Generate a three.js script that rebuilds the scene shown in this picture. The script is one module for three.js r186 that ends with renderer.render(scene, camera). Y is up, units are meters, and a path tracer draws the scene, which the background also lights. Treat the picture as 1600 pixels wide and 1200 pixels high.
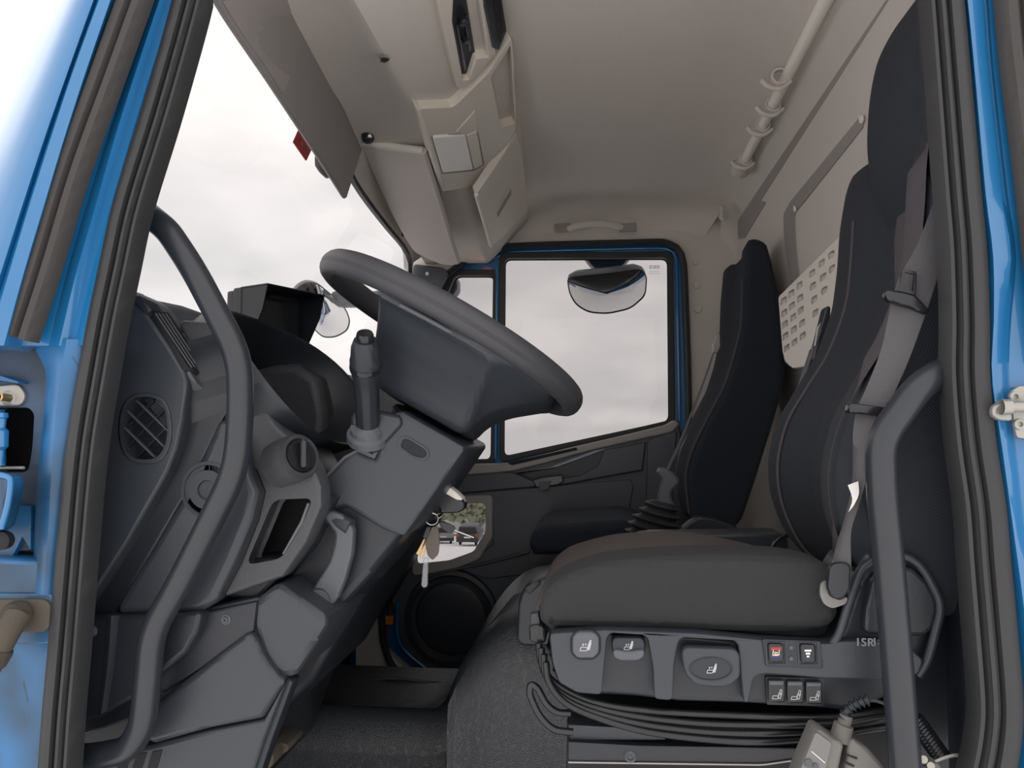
import * as THREE from 'three';
import { RoundedBoxGeometry } from 'three/addons/geometries/RoundedBoxGeometry.js';
import { mergeGeometries, toCreasedNormals, mergeVertices } from 'three/addons/utils/BufferGeometryUtils.js';
import { ImprovedNoise } from 'three/addons/math/ImprovedNoise.js';
import { FontLoader } from 'three/addons/loaders/FontLoader.js';
import { TextGeometry } from 'three/addons/geometries/TextGeometry.js';

// ---------- camera, sky, exposure ----------
const scene = new THREE.Scene();
const F = 1210;                                             // focal length in pixels of a 1600 x 1200 frame
const CAM = new THREE.Vector3(0, 1.95, 1);                  // x to the rear of the truck, y up, z out of the open driver's door
const camera = new THREE.PerspectiveCamera(2 * Math.atan(600 / F) * 180 / Math.PI, 4 / 3, 0.02, 500);
camera.position.copy(CAM);
camera.rotation.order = 'YXZ';
camera.rotation.y = Math.atan(130 / F);
camera.rotation.x = Math.atan(75 / F);
camera.updateMatrixWorld(true);

const renderer = new THREE.WebGLRenderer({ antialias: true });
renderer.toneMapping = THREE.LinearToneMapping;
renderer.toneMappingExposure = 1.2;
renderer.shadowMap.enabled = true;

const noise = new ImprovedNoise();
const fbm = (x, y, z, o = 4) => { let s = 0, a = 1, t = 0; for (let i = 0; i < o; i++) { s += a * noise.noise(x, y, z); t += a; x *= 2.03; y *= 2.03; z *= 2.03; a *= 0.5; } return s / t; };
const SKY = 1.6;
function makeSky() {
  const W = 1024, H = 512, data = new Float32Array(W * H * 4);
  const sun = new THREE.Vector3(-0.75, 0.62, -0.1).normalize();
  for (let r = 0; r < H; r++) for (let c = 0; c < W; c++) {
    const el = ((r + 0.5) / H - 0.5) * Math.PI, az = ((c + 0.5) / W - 0.5) * 2 * Math.PI;
    const y = Math.sin(el), x = Math.cos(az) * Math.cos(el), z = Math.sin(az) * Math.cos(el);
    const k = 1 / (Math.max(y, 0) + 0.22);
    let v = 0.91 + 0.5 * fbm(x * k * 0.9 + 3, z * k * 0.9 + 7, 1.7, 5) + 0.2 * fbm(x * k * 3.1, z * k * 3.1, 4.4, 4);
    v = Math.min(1.06, Math.max(0.72, v));
    const s = Math.max(0, x * sun.x + y * sun.y + z * sun.z);
    v *= 0.95 + 0.35 * Math.pow(s, 6);
    const grey = Math.min(1, Math.max(0, (0.98 - v) * 3));
    const col = [1.0 - 0.03 * grey, 0.955, 0.935 + 0.03 * grey];
    for (let i = 0; i < 3; i++) data[(r * W + c) * 4 + i] = y < 0 ? SKY * 0.86 * [0.985, 0.955, 0.945][i] : SKY * v * col[i];   // pale haze at and below the horizon
    data[(r * W + c) * 4 + 3] = 1;
  }
  const t = new THREE.DataTexture(data, W, H, THREE.RGBAFormat, THREE.FloatType);
  t.mapping = THREE.EquirectangularReflectionMapping; t.magFilter = THREE.LinearFilter; t.minFilter = THREE.LinearFilter;
  t.wrapS = THREE.RepeatWrapping; t.needsUpdate = true;
  return t;
}
scene.background = makeSky();
scene.environment = scene.background;

// ---------- geometry helpers ----------
const V = (x, y, z) => new THREE.Vector3(x, y, z);
const ray = (px, py) => V((px - 800) / F, -(py - 600) / F, -1).applyQuaternion(camera.quaternion);
// the point seen at pixel (px, py) that lies d metres in front of the camera, measured across the cab
function P(px, py, d) { const r = ray(px, py); return r.multiplyScalar(-d / r.z).add(CAM); }
const W3 = (x, h, d) => V(x, 1.95 + h, 1 - d);              // height above the eye, distance across the cab
function onPlane(px, py, pl, off = 0) { const r = ray(px, py), o = pl.o.clone().addScaledVector(pl.n, off); return r.multiplyScalar(o.clone().sub(CAM).dot(pl.n) / r.dot(pl.n)).add(CAM); }
function plane(o, u, n) { n = n.clone().normalize(); u = u.clone().addScaledVector(n, -u.dot(n)).normalize(); return { o, u, n, v: n.clone().cross(u) }; }
const zPlane = (d) => plane(V(0, 1.95, 1 - d), V(1, 0, 0), V(0, 0, 1));
const spline = (pts, n, closed = false, t = 0.5) => new THREE.CatmullRomCurve3(pts, closed, 'catmullrom', t).getSpacedPoints(n);
const lerp = (a, b, t) => a + (b - a) * t;
function flat(g) { const h = g.index ? g.toNonIndexed() : g; for (const k of Object.keys(h.attributes)) if (!['position', 'normal', 'uv'].includes(k)) h.deleteAttribute(k); return h; }
const join = (list) => list.length === 1 ? list[0] : mergeGeometries(list.map(flat));
function shape2(p2, holes = []) {
  const s = new THREE.Shape(p2.map((p) => new THREE.Vector2(p[0], p[1])));
  for (const h of holes) s.holes.push(new THREE.Path(h.map((p) => new THREE.Vector2(p[0], p[1]))));
  return s;
}
function smooth2(p2, n) { return new THREE.CatmullRomCurve3(p2.map((p) => V(p[0], p[1], 0)), true, 'centripetal').getSpacedPoints(n).slice(0, n).map((p) => [p.x, p.y]); }
// rounds the corners of a closed 2D outline
function fillet(p2, r, seg = 4) {
  const out = [], n = p2.length;
  for (let i = 0; i < n; i++) {
    const a = p2[(i + n - 1) % n], b = p2[i], c = p2[(i + 1) % n];
    const la = Math.hypot(a[0] - b[0], a[1] - b[1]), lc = Math.hypot(c[0] - b[0], c[1] - b[1]), rr = Math.min(r, la * 0.45, lc * 0.45);
    const s = [b[0] + (a[0] - b[0]) / la * rr, b[1] + (a[1] - b[1]) / la * rr], e = [b[0] + (c[0] - b[0]) / lc * rr, b[1] + (c[1] - b[1]) / lc * rr];
    for (let k = 0; k <= seg; k++) { const t = k / seg; out.push([(1 - t) ** 2 * s[0] + 2 * t * (1 - t) * b[0] + t * t * e[0], (1 - t) ** 2 * s[1] + 2 * t * (1 - t) * b[1] + t * t * e[1]]); }
  }
  return out;
}
function offset2(p2, k) {                                    // moves an outline outwards by k (inwards if negative)
  let area = 0; const n = p2.length; for (let i = 0; i < n; i++) area += p2[i][0] * p2[(i + 1) % n][1] - p2[(i + 1) % n][0] * p2[i][1];
  const sg = area > 0 ? 1 : -1;
  return p2.map((p, i) => {
    const a = p2[(i + n - 1) % n], c = p2[(i + 1) % n];
    let ax = p[0] - a[0], ay = p[1] - a[1], bx = c[0] - p[0], by = c[1] - p[1]; const la = Math.hypot(ax, ay) || 1, lb = Math.hypot(bx, by) || 1; ax /= la; ay /= la; bx /= lb; by /= lb;
    const n1 = [ay * sg, -ax * sg], n2 = [by * sg, -bx * sg], den = Math.max(0.25, 1 + n1[0] * n2[0] + n1[1] * n2[1]);
    return [p[0] + k * (n1[0] + n2[0]) / den, p[1] + k * (n1[1] + n2[1]) / den];
  });
}
const keeps = (p, q) => p.every((v, i) => { const w = p[(i + 1) % p.length], a = q[i], b = q[(i + 1) % p.length]; return (w[0] - v[0]) * (b[0] - a[0]) + (w[1] - v[1]) * (b[1] - a[1]) > 0; });
function clean2(p2) { return p2.filter((p, i) => { const a = p2[(i + p2.length - 1) % p2.length]; return Math.hypot(p[0] - a[0], p[1] - a[1]) > 1e-5; }); }
// rounds corners so that after growing by b their radius is about r
function fillet3(p2, r, b, hole) {
  let area = 0; const n = p2.length; for (let i = 0; i < n; i++) area += p2[i][0] * p2[(i + 1) % n][1] - p2[(i + 1) % n][0] * p2[i][1];
  const out = [];
  for (let i = 0; i < n; i++) {
    const a = p2[(i + n - 1) % n], v = p2[i], c = p2[(i + 1) % n], cr = ((v[0] - a[0]) * (c[1] - v[1]) - (v[1] - a[1]) * (c[0] - v[0])) * area > 0, grow = hole ? !cr : cr;
    const la = Math.hypot(a[0] - v[0], a[1] - v[1]), lc = Math.hypot(c[0] - v[0], c[1] - v[1]), rr = Math.min(grow ? Math.max(r - b, 0.0003) : r + b, la * 0.45, lc * 0.45);
    const s = [v[0] + (a[0] - v[0]) / la * rr, v[1] + (a[1] - v[1]) / la * rr], e = [v[0] + (c[0] - v[0]) / lc * rr, v[1] + (c[1] - v[1]) / lc * rr];
    for (let k = 0; k <= 4; k++) { const t = k / 4; out.push([(1 - t) ** 2 * s[0] + 2 * t * (1 - t) * v[0] + t * t * e[0], (1 - t) ** 2 * s[1] + 2 * t * (1 - t) * v[1] + t * t * e[1]]); }
  }
  return out;
}
function extrude2(p2, th, o = {}) {                          // extrudes to z = 0 (front) .. -th, local axes
  let b = Math.min(o.b ?? 0.003, th * 0.49), q2, hs;
  p2 = clean2(p2); if (o.s) p2 = smooth2(p2, o.s);
  { const segD = (p, a, c) => { const dx = c[0] - a[0], dy = c[1] - a[1], t = Math.max(0, Math.min(1, ((p[0] - a[0]) * dx + (p[1] - a[1]) * dy) / (dx * dx + dy * dy || 1))); return Math.hypot(p[0] - a[0] - t * dx, p[1] - a[1] - t * dy); };
    const H = o.holes2 || [], all = [p2, ...H]; let m = 9;                     // thin webs between outline and holes keep a small bevel
    for (let i = 0; i < all.length; i++) for (let j = 0; j < all.length; j++) if (i !== j && (H.length < 8 || i === 0 || j === 0)) for (const p of all[i]) for (let k = 0; k < all[j].length; k++) m = Math.min(m, segD(p, all[j][k], all[j][(k + 1) % all[j].length]));
    b = Math.min(b, m * 0.3); }
  for (let i = 0; i < 8; i++) { q2 = offset2(p2, -b); hs = (o.holes2 || []).map((h) => offset2(clean2(h), b)); if (b === 0 || keeps(p2, q2)) break; b = i === 7 ? 0 : b * 0.7; }
  if (b === 0) { q2 = p2; hs = o.holes2 || []; }
  if (o.r) q2 = fillet3(q2, o.r, b, false);
  if (o.hr) hs = hs.map((h) => fillet3(h, o.hr, b, true));
  const g = new THREE.ExtrudeGeometry(shape2(q2, hs), { depth: Math.max(th - 2 * b, 0.0002), bevelEnabled: b > 0, bevelThickness: b, bevelSize: b, bevelOffset: 0, bevelSegments: o.bs ?? 2, steps: 1 });
  g.translate(0, 0, -th + b);
  const h = toCreasedNormals(g, o.crease ?? 0.7), p = h.attributes.position, q = h.attributes.normal;   // flat faces keep flat shading
  for (let i = 0; i < p.count; i += 3) { const z = p.getZ(i); if (Math.abs(p.getZ(i + 1) - z) < 1e-6 && Math.abs(p.getZ(i + 2) - z) < 1e-6) { const s = z > -th / 2 ? 1 : -1; for (let k = 0; k < 3; k++) q.setXYZ(i + k, 0, 0, s); } }
  return h;
}
function placeOn(g, pl, off = 0) { return g.applyMatrix4(new THREE.Matrix4().makeBasis(pl.u, pl.v, pl.n).setPosition(pl.o.clone().addScaledVector(pl.n, off))); }
// outline in pixels on a plane, front face raised by off, thickness th
function extP(pts, pl, off, th, o = {}) {
  const at = off - (o.b ?? 0.003);
  const to2 = (p) => { const q = onPlane(p[0], p[1], pl, at).sub(pl.o); return [q.dot(pl.u), q.dot(pl.v)]; };
  return placeOn(extrude2(pts.map(to2), th, { ...o, holes2: (o.holes || []).map((h) => h.map(to2)) }), pl, off);
}
const ext = (pts, d, th, o = {}) => extP(pts, zPlane(d), 0, th, o);
// outline in metres (x, height above the eye), front at distance d
const extW = (pts, d, th, o = {}) => placeOn(extrude2(pts, th, { ...o, holes2: o.holes }), zPlane(d));
function gridGeo(rows, closeRows = false, closeCols = false) {
  const R = rows.length, C = rows[0].length, pos = [], uv = [], idx = [];
  const ul = [0]; for (let j = 1; j < C; j++) ul.push(ul[j - 1] + rows[R >> 1][j].distanceTo(rows[R >> 1][j - 1]));
  const vl = [0]; for (let i = 1; i < R; i++) vl.push(vl[i - 1] + rows[i][C >> 1].distanceTo(rows[i - 1][C >> 1]));
  for (let i = 0; i < R; i++) for (let j = 0; j < C; j++) { const p = rows[i][j]; pos.push(p.x, p.y, p.z); uv.push(ul[j], vl[i]); }
  for (let i = 0; i < (closeRows ? R : R - 1); i++) for (let j = 0; j < (closeCols ? C : C - 1); j++) {
    const a = i * C + j, b = i * C + (j + 1) % C, c = ((i + 1) % R) * C + (j + 1) % C, d = ((i + 1) % R) * C + j;
    idx.push(a, b, c, a, c, d);
  }
  const g = new THREE.BufferGeometry();
  g.setAttribute('position', new THREE.Float32BufferAttribute(pos, 3)); g.setAttribute('uv', new THREE.Float32BufferAttribute(uv, 2)); g.setIndex(idx);
  g.computeVertexNormals();
  return g;
}
function outward(g) {                                       // turns a closed or near-closed surface's faces outwards
  g.computeBoundingBox(); const p = g.attributes.position; let vol = 0; const c = g.boundingBox.getCenter(V());
  const ix = g.index ? g.index.array : [...Array(p.count).keys()], A = V(), B = V(), C = V();
  for (let i = 0; i < ix.length; i += 3) { A.fromBufferAttribute(p, ix[i]).sub(c); B.fromBufferAttribute(p, ix[i + 1]).sub(c); C.fromBufferAttribute(p, ix[i + 2]).sub(c); vol += A.dot(B.cross(C)); }
  if (vol < 0) { if (g.index) { const a = g.index.array; for (let i = 0; i < a.length; i += 3) { const t = a[i]; a[i] = a[i + 1]; a[i + 1] = t; } g.computeVertexNormals(); } }
  return g;
}
// a surface through rows of points, given a thickness by the vector off
function loftSolid(rows, off, crease = 0.8) {
  const back = rows.map((r) => r.map((p) => p.clone().add(off))).reverse();
  const g = outward(gridGeo([...rows, ...back], true));
  const caps = [];
  for (const j of [0, rows[0].length - 1]) caps.push(gridGeo([rows.map((r) => r[j]), back.slice().reverse().map((r) => r[j])]));
  return toCreasedNormals(join([g, ...caps]), crease);
}
function fan(ring) {                                        // closes a roughly flat ring of points
  const nn = V(), c = ring.reduce((s, p) => s.add(p), V()).divideScalar(ring.length); ring.forEach((p, i) => nn.add(p.clone().sub(c).cross(ring[(i + 1) % ring.length].clone().sub(c)))); nn.normalize();
  const u = ring[0].clone().sub(c).addScaledVector(nn, -ring[0].clone().sub(c).dot(nn)).normalize(), v = nn.clone().cross(u), flatRing = ring.map((p) => new THREE.Vector2(p.clone().sub(c).dot(u), p.clone().sub(c).dot(v)));
  const tri = THREE.ShapeUtils.triangulateShape(flatRing, []), pos = [], uv = [], nor = [];
  for (const t of tri) for (const i of t) { const p = ring[i]; pos.push(p.x, p.y, p.z); uv.push(p.x + p.z, p.y); nor.push(nn.x, nn.y, nn.z); }
  const g = new THREE.BufferGeometry(); g.setAttribute('position', new THREE.Float32BufferAttribute(pos, 3)); g.setAttribute('uv', new THREE.Float32BufferAttribute(uv, 2)); g.setAttribute('normal', new THREE.Float32BufferAttribute(nor, 3));
  return g;
}
// rings of points (closed loops), capped at both ends
function loftRings(rings, o = {}) {
  const g = outward(gridGeo(rings, false, true)), list = [g];
  if (o.cap0 !== false) list.push(fan(rings[0])); if (o.cap1 !== false) list.push(fan(rings[rings.length - 1]));
  return toCreasedNormals(join(list), o.crease ?? 0.8);
}
// a closed profile [across, towards camera] swept along a path, its first axis in the plane of the door
function sweep(path, prof, o = {}) {
  const rings = path.map((p, i) => {
    const t = path[Math.min(i + 1, path.length - 1)].clone().sub(path[Math.max(i - 1, 0)]).normalize(), zz = o.axis || V(0, 0, 1);
    const n = t.clone().cross(zz).normalize(), b = n.clone().cross(t).normalize();
    const k = o.scale ? o.scale(i / (path.length - 1)) : 1;
    return prof.map(([a, c]) => p.clone().addScaledVector(n, a * k).addScaledVector(b, c));
  });
  return loftRings(rings, o);
}
function cornered(pts, r, seg = 6) {                        // polyline with rounded corners
  const out = [pts[0]];
  for (let i = 1; i < pts.length - 1; i++) {
    const a = pts[i - 1], b = pts[i], c = pts[i + 1], rr = Math.min(Array.isArray(r) ? r[i - 1] : r, a.distanceTo(b) * 0.48, b.distanceTo(c) * 0.48);
    const s = b.clone().lerp(a, rr / a.distanceTo(b)), e = b.clone().lerp(c, rr / b.distanceTo(c));
    for (let k = 0; k <= seg; k++) { const t = k / seg; out.push(s.clone().multiplyScalar((1 - t) ** 2).addScaledVector(b, 2 * t * (1 - t)).addScaledVector(e, t * t)); }
  }
  out.push(pts[pts.length - 1]);
  return out;
}
function tube(path, r, o = {}) {
  const N = o.seg ?? 14, rings = []; let n = null;
  const rad = typeof r === 'function' ? r : () => r;
  for (let i = 0; i < path.length; i++) {
    const cl = o.closed, L = path.length;
    const t = (cl ? path[(i + 1) % L] : path[Math.min(i + 1, L - 1)]).clone().sub(cl ? path[(i + L - 1) % L] : path[Math.max(i - 1, 0)]).normalize();
    if (!n) n = (Math.abs(t.y) < 0.9 ? V(0, 1, 0) : V(1, 0, 0)).cross(t).normalize();
    n = n.clone().addScaledVector(t, -n.dot(t)).normalize();
    const b = t.clone().cross(n), R = rad(i / (L - 1));
    rings.push([...Array(N).keys()].map((k) => path[i].clone().addScaledVector(n, R * Math.cos(k / N * 2 * Math.PI)).addScaledVector(b, R * Math.sin(k / N * 2 * Math.PI))));
  }
  const g = outward(gridGeo(rings, !!o.closed, true)), q = g.attributes.normal, e = V();
  rings.forEach((ring, i) => ring.forEach((p, k) => {                            // round shading straight from the cross-section
    e.subVectors(p, path[i]).normalize(); const t = path[Math.min(i + 1, path.length - 1)].clone().sub(path[Math.max(i - 1, 0)]).normalize();
    if (typeof r === 'function') { const dr = (rad(Math.min(1, i / (path.length - 1) + 0.01)) - rad(Math.max(0, i / (path.length - 1) - 0.01))), L = path[Math.min(i + 1, path.length - 1)].distanceTo(path[Math.max(i - 1, 0)]) || 1; e.addScaledVector(t, -Math.max(-1, Math.min(1, dr / L))).normalize(); }
    q.setXYZ(i * N + k, e.x, e.y, e.z);
  }));
  return o.closed ? g : join([g, fan(rings[0]), fan(rings[rings.length - 1])]);
}
const splineTube = (pts, r, n = 40, o = {}) => tube(spline(pts, n, !!o.closed).slice(0, o.closed ? n : n + 1), r, o);
// a turned body: [radius, along] pairs along the axis from p in direction dir
function turned(p, dir, prof, seg = 24) {
  const g = new THREE.LatheGeometry(prof.map(([r, t]) => new THREE.Vector2(Math.max(r, 0.00001), t)), seg);
  g.applyQuaternion(new THREE.Quaternion().setFromUnitVectors(V(0, 1, 0), dir.clone().normalize())); g.translate(p.x, p.y, p.z);
  return toCreasedNormals(g, 0.6);
}
const disc = (p, dir, r, t, bev = 0.001) => turned(p, dir, [[0, 0], [r, 0], [r, t - bev], [r - bev, t], [0, t]], 28);
function rbox(w, h, d, r, p, q) { const g = new RoundedBoxGeometry(w, h, d, 3, r); if (q) g.applyQuaternion(q); g.translate(p.x, p.y, p.z); return g; }
const basisQ = (x, y, z) => new THREE.Quaternion().setFromRotationMatrix(new THREE.Matrix4().makeBasis(x, y, z));
// a flat print laid on a plane: pixel corners (tl, tr, br, bl)
function quad(c, uvMirror = false) {
  const g = new THREE.BufferGeometry();
  g.setAttribute('position', new THREE.Float32BufferAttribute(c.flatMap((p) => [p.x, p.y, p.z]), 3));
  g.setAttribute('uv', new THREE.Float32BufferAttribute(uvMirror ? [1, 1, 0, 1, 0, 0, 1, 0] : [0, 1, 1, 1, 1, 0, 0, 0], 2));
  g.setIndex([0, 3, 2, 0, 2, 1]); g.computeVertexNormals(); return g;
}

// ---------- scene-graph helpers ----------
const names = new Map();
function numbered(n) { const k = names.get(n) || 0; names.set(n, k + 1); return k ? n + '_' + String(k).padStart(3, '0') : n; }
function lit(o) { o.castShadow = o.receiveShadow = true; return o; }
function thing(name, label, category, group, kind) {
  const o = new THREE.Group(); o.name = numbered(name); scene.add(o);
  o.userData = { label, category }; if (group) o.userData.group = group; if (kind) o.userData.kind = kind;
  return o;
}
function part(name, geo, mat, parent, label) {
  const m = lit(new THREE.Mesh(Array.isArray(geo) ? join(geo) : geo, mat)); m.name = name;
  if (label) m.userData.label = label;
  parent.add(m); return m;
}
function solo(name, geo, mat, label, category, group, kind) {
  const g = Array.isArray(geo) ? join(geo) : geo; g.computeBoundingBox();
  const c = g.boundingBox.getCenter(V()); c.y = g.boundingBox.min.y; g.translate(-c.x, -c.y, -c.z);
  const m = lit(new THREE.Mesh(g, mat)); m.position.copy(c); m.name = numbered(name); scene.add(m);
  m.userData = { label, category }; if (group) m.userData.group = group; if (kind) m.userData.kind = kind;
  return m;
}
function settle(t) {                                        // moves a thing's origin to its base
  t.updateMatrixWorld(true); const b = new THREE.Box3().setFromObject(t), c = b.getCenter(V()); c.y = b.min.y;
  t.position.copy(c); for (const k of t.children) k.position.sub(c);
  return t;
}
function sub(name, parent) { const o = new THREE.Group(); o.name = name; parent.add(o); return o; }
const struct = (name, label) => { const o = new THREE.Group(); o.name = name; o.userData = { kind: 'structure', label, category: 'vehicle interior' }; scene.add(o); return o; };

// ---------- materials ----------
function heightMap(n, fn) {
  const d = new Uint8Array(n * n * 4);
  for (let y = 0; y < n; y++) for (let x = 0; x < n; x++) { const v = Math.max(0, Math.min(255, fn(x / n, y / n, x, y) * 255)); d.set([v, v, v, 255], (y * n + x) * 4); }
  const t = new THREE.DataTexture(d, n, n); t.wrapS = t.wrapT = THREE.RepeatWrapping; t.magFilter = THREE.LinearFilter; t.minFilter = THREE.LinearMipmapLinearFilter; t.generateMipmaps = true; t.needsUpdate = true; return t;
}
const rep = (t, k) => { const c = t.clone(); c.repeat.set(k, k); c.needsUpdate = true; return c; };
let seed = 7; const rnd = () => { seed = (seed * 16807) % 2147483647; return seed / 2147483647; };
function tileNoise(n, cells) {                              // tileable worley-like grain
  const pts = []; for (let i = 0; i < cells; i++) for (let j = 0; j < cells; j++) pts.push([(i + rnd()) / cells, (j + rnd()) / cells]);
  return heightMap(n, (u, v) => {
    let a = 9, b = 9; const ci = Math.floor(u * cells), cj = Math.floor(v * cells);
    for (let i = -1; i <= 1; i++) for (let j = -1; j <= 1; j++) {
      const p = pts[((ci + i + cells) % cells) * cells + ((cj + j + cells) % cells)];
      let dx = Math.abs(u - p[0]), dy = Math.abs(v - p[1]); dx = Math.min(dx, 1 - dx); dy = Math.min(dy, 1 - dy); const q = Math.hypot(dx, dy) * cells;
      if (q < a) { b = a; a = q; } else if (q < b) b = q;
    }
    return Math.min(1, (b - a) * 1.6);
  });
}
const grainTex = tileNoise(256, 24);
const fineTex = heightMap(256, () => rnd());
const twillTex = heightMap(64, (u, v, x, y) => { const s = ((x + y) % 16) / 16; return 0.25 + 0.75 * Math.pow(Math.sin(s * Math.PI), 1.5) * (0.75 + 0.25 * Math.sin((x - y) / 64 * 2 * Math.PI * 8)); });
const weaveTex = heightMap(256, (u, v, x, y) => 0.5 + 0.2 * Math.sin(u * 64 * 2 * Math.PI) + 0.2 * Math.sin(v * 64 * 2 * Math.PI) + (rnd() - 0.5) * 0.5);
const beltTex = heightMap(64, (u, v) => 0.5 + 0.5 * Math.sin(v * 8 * 2 * Math.PI + Math.sin(u * 4 * 2 * Math.PI) * 1.2));
function blotch(n, lo, hi, k, sd) {
  const d = new Uint8Array(n * n * 4);
  for (let y = 0; y < n; y++) for (let x = 0; x < n; x++) {
    const a = x / n * 2 * Math.PI, b = y / n * 2 * Math.PI;
    let v = fbm(Math.cos(a) * k + sd, Math.sin(a) * k + Math.cos(b) * k, Math.sin(b) * k + sd * 2, 5); v = Math.max(0, Math.min(1, 0.5 + v * 1.1 + (rnd() - 0.5) * 0.1));
    for (let i = 0; i < 3; i++) d[(y * n + x) * 4 + i] = 255 * Math.max(0, Math.min(1, lerp(lo[i], hi[i], v))); d[(y * n + x) * 4 + 3] = 255;
  }
  const t = new THREE.DataTexture(d, n, n); t.wrapS = t.wrapT = THREE.RepeatWrapping; t.magFilter = THREE.LinearFilter; t.colorSpace = THREE.SRGBColorSpace; t.needsUpdate = true; return t;
}
const lin = (r, g, b) => new THREE.Color().setRGB(r, g, b);
const std = (c, r, o = {}) => new THREE.MeshStandardMaterial({ color: c, roughness: r, side: THREE.DoubleSide, ...o });
const phy = (c, r, o = {}) => new THREE.MeshPhysicalMaterial({ color: c, roughness: r, side: THREE.DoubleSide, ...o });
const M = {
  plastic: std(lin(0.031, 0.036, 0.044), 0.38, { bumpMap: rep(fineTex, 4), bumpScale: 0.00012 }),
  plasticDark: std(lin(0.016, 0.019, 0.025), 0.4, { bumpMap: rep(fineTex, 4), bumpScale: 0.0001 }),
  plasticLight: std(lin(0.078, 0.084, 0.096), 0.42, { bumpMap: rep(fineTex, 4), bumpScale: 0.0001 }),
  grain: std(lin(0.046, 0.048, 0.054), 0.5, { bumpMap: rep(grainTex, 14), bumpScale: 0.00025 }),
  gloss: phy(lin(0.014, 0.015, 0.018), 0.18, {}),
  black: std(lin(0.006, 0.006, 0.008), 0.7),
  rail: std(lin(0.024, 0.027, 0.033), 0.33),
  rubber: std(lin(0.025, 0.025, 0.027), 0.55, { bumpMap: rep(fineTex, 3), bumpScale: 0.0002 }),
  rubberOld: std(lin(0.042, 0.039, 0.037), 0.75, { bumpMap: rep(fineTex, 3), bumpScale: 0.0003 }),
  wheel: std(lin(0.04, 0.04, 0.045), 0.5, { bumpMap: rep(grainTex, 20), bumpScale: 0.00012 }),
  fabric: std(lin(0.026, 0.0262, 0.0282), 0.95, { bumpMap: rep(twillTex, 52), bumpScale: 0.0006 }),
  fabricBack: std(lin(0.02, 0.023, 0.03), 0.95, { bumpMap: rep(twillTex, 52), bumpScale: 0.0006 }),
  hose: std(lin(0.011, 0.011, 0.013), 0.32),
  fabricPlain: std(lin(0.017, 0.021, 0.03), 0.95, { bumpMap: rep(weaveTex, 10), bumpScale: 0.0005 }),
  fabricPurple: std(lin(0.07, 0.062, 0.07), 0.95, { bumpMap: rep(weaveTex, 10), bumpScale: 0.0004 }),
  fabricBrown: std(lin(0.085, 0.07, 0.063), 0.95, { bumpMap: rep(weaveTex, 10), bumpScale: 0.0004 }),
  belt: std(lin(0.075, 0.073, 0.077), 0.7, { bumpMap: rep(beltTex, 40), bumpScale: 0.00015 }),
  liner: std(lin(0.72, 0.66, 0.605), 0.95, { bumpMap: rep(weaveTex, 4), bumpScale: 0.0006 }),
  linerPlastic: std(lin(0.66, 0.61, 0.56), 0.75, { bumpMap: rep(fineTex, 4), bumpScale: 0.0002 }),
  linerDark: std(lin(0.34, 0.315, 0.295), 0.9),
  cream: std(lin(0.76, 0.7, 0.61), 0.5, { bumpMap: rep(fineTex, 4), bumpScale: 0.0001 }),
  creamPale: std(lin(0.84, 0.79, 0.72), 0.55),
  visor: std(lin(0.66, 0.6, 0.555), 0.7, { bumpMap: rep(fineTex, 3), bumpScale: 0.0002 }),
  visorBack: std(lin(0.3, 0.28, 0.265), 0.6),
  blue: phy(lin(0.0095, 0.142, 0.345), 0.35, { clearcoat: 1, clearcoatRoughness: 0.06 }),
  door: std(lin(0.065, 0.073, 0.086), 0.4, { bumpMap: rep(fineTex, 4), bumpScale: 0.0001 }),
  vinyl: std(lin(0.036, 0.04, 0.046), 0.3, { bumpMap: rep(grainTex, 10), bumpScale: 0.0005 }),
  steel: std(lin(0.55, 0.54, 0.52), 0.3, { metalness: 1 }),
  zinc: std(lin(0.36, 0.35, 0.32), 0.45, { metalness: 0.6 }),
  rust: std(lin(0.085, 0.072, 0.056), 0.75, { metalness: 0.2, bumpMap: rep(fineTex, 6), bumpScale: 0.0004 }),
  brass: std(lin(0.6, 0.42, 0.2), 0.35, { metalness: 1 }),
  mirror: std(lin(0.7, 0.69, 0.68), 0.03, { metalness: 1 }),
  alu: std(lin(0.9, 0.87, 0.79), 0.35),
  grey: std(lin(0.14, 0.135, 0.125), 0.55, { bumpMap: rep(fineTex, 5), bumpScale: 0.0002 }),
  white: std(lin(0.75, 0.73, 0.7), 0.6),
  metalDark: std(lin(0.22, 0.215, 0.2), 0.5, { metalness: 0.4 }),
  red: std(lin(0.55, 0.03, 0.03), 0.5), orange: std(lin(0.6, 0.22, 0.03), 0.5), redWire: std(lin(0.25, 0.02, 0.02), 0.5),
  glass: phy(lin(0.57, 0.565, 0.565), 0.0, { transmission: 1, thickness: 0, ior: 1.2 }),
  lens: phy(lin(0.93, 0.91, 0.87), 0.35),
  clear: phy(lin(0.85, 0.87, 0.9), 0.08, { transmission: 0.85, thickness: 0, ior: 1.45 }),
};
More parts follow.
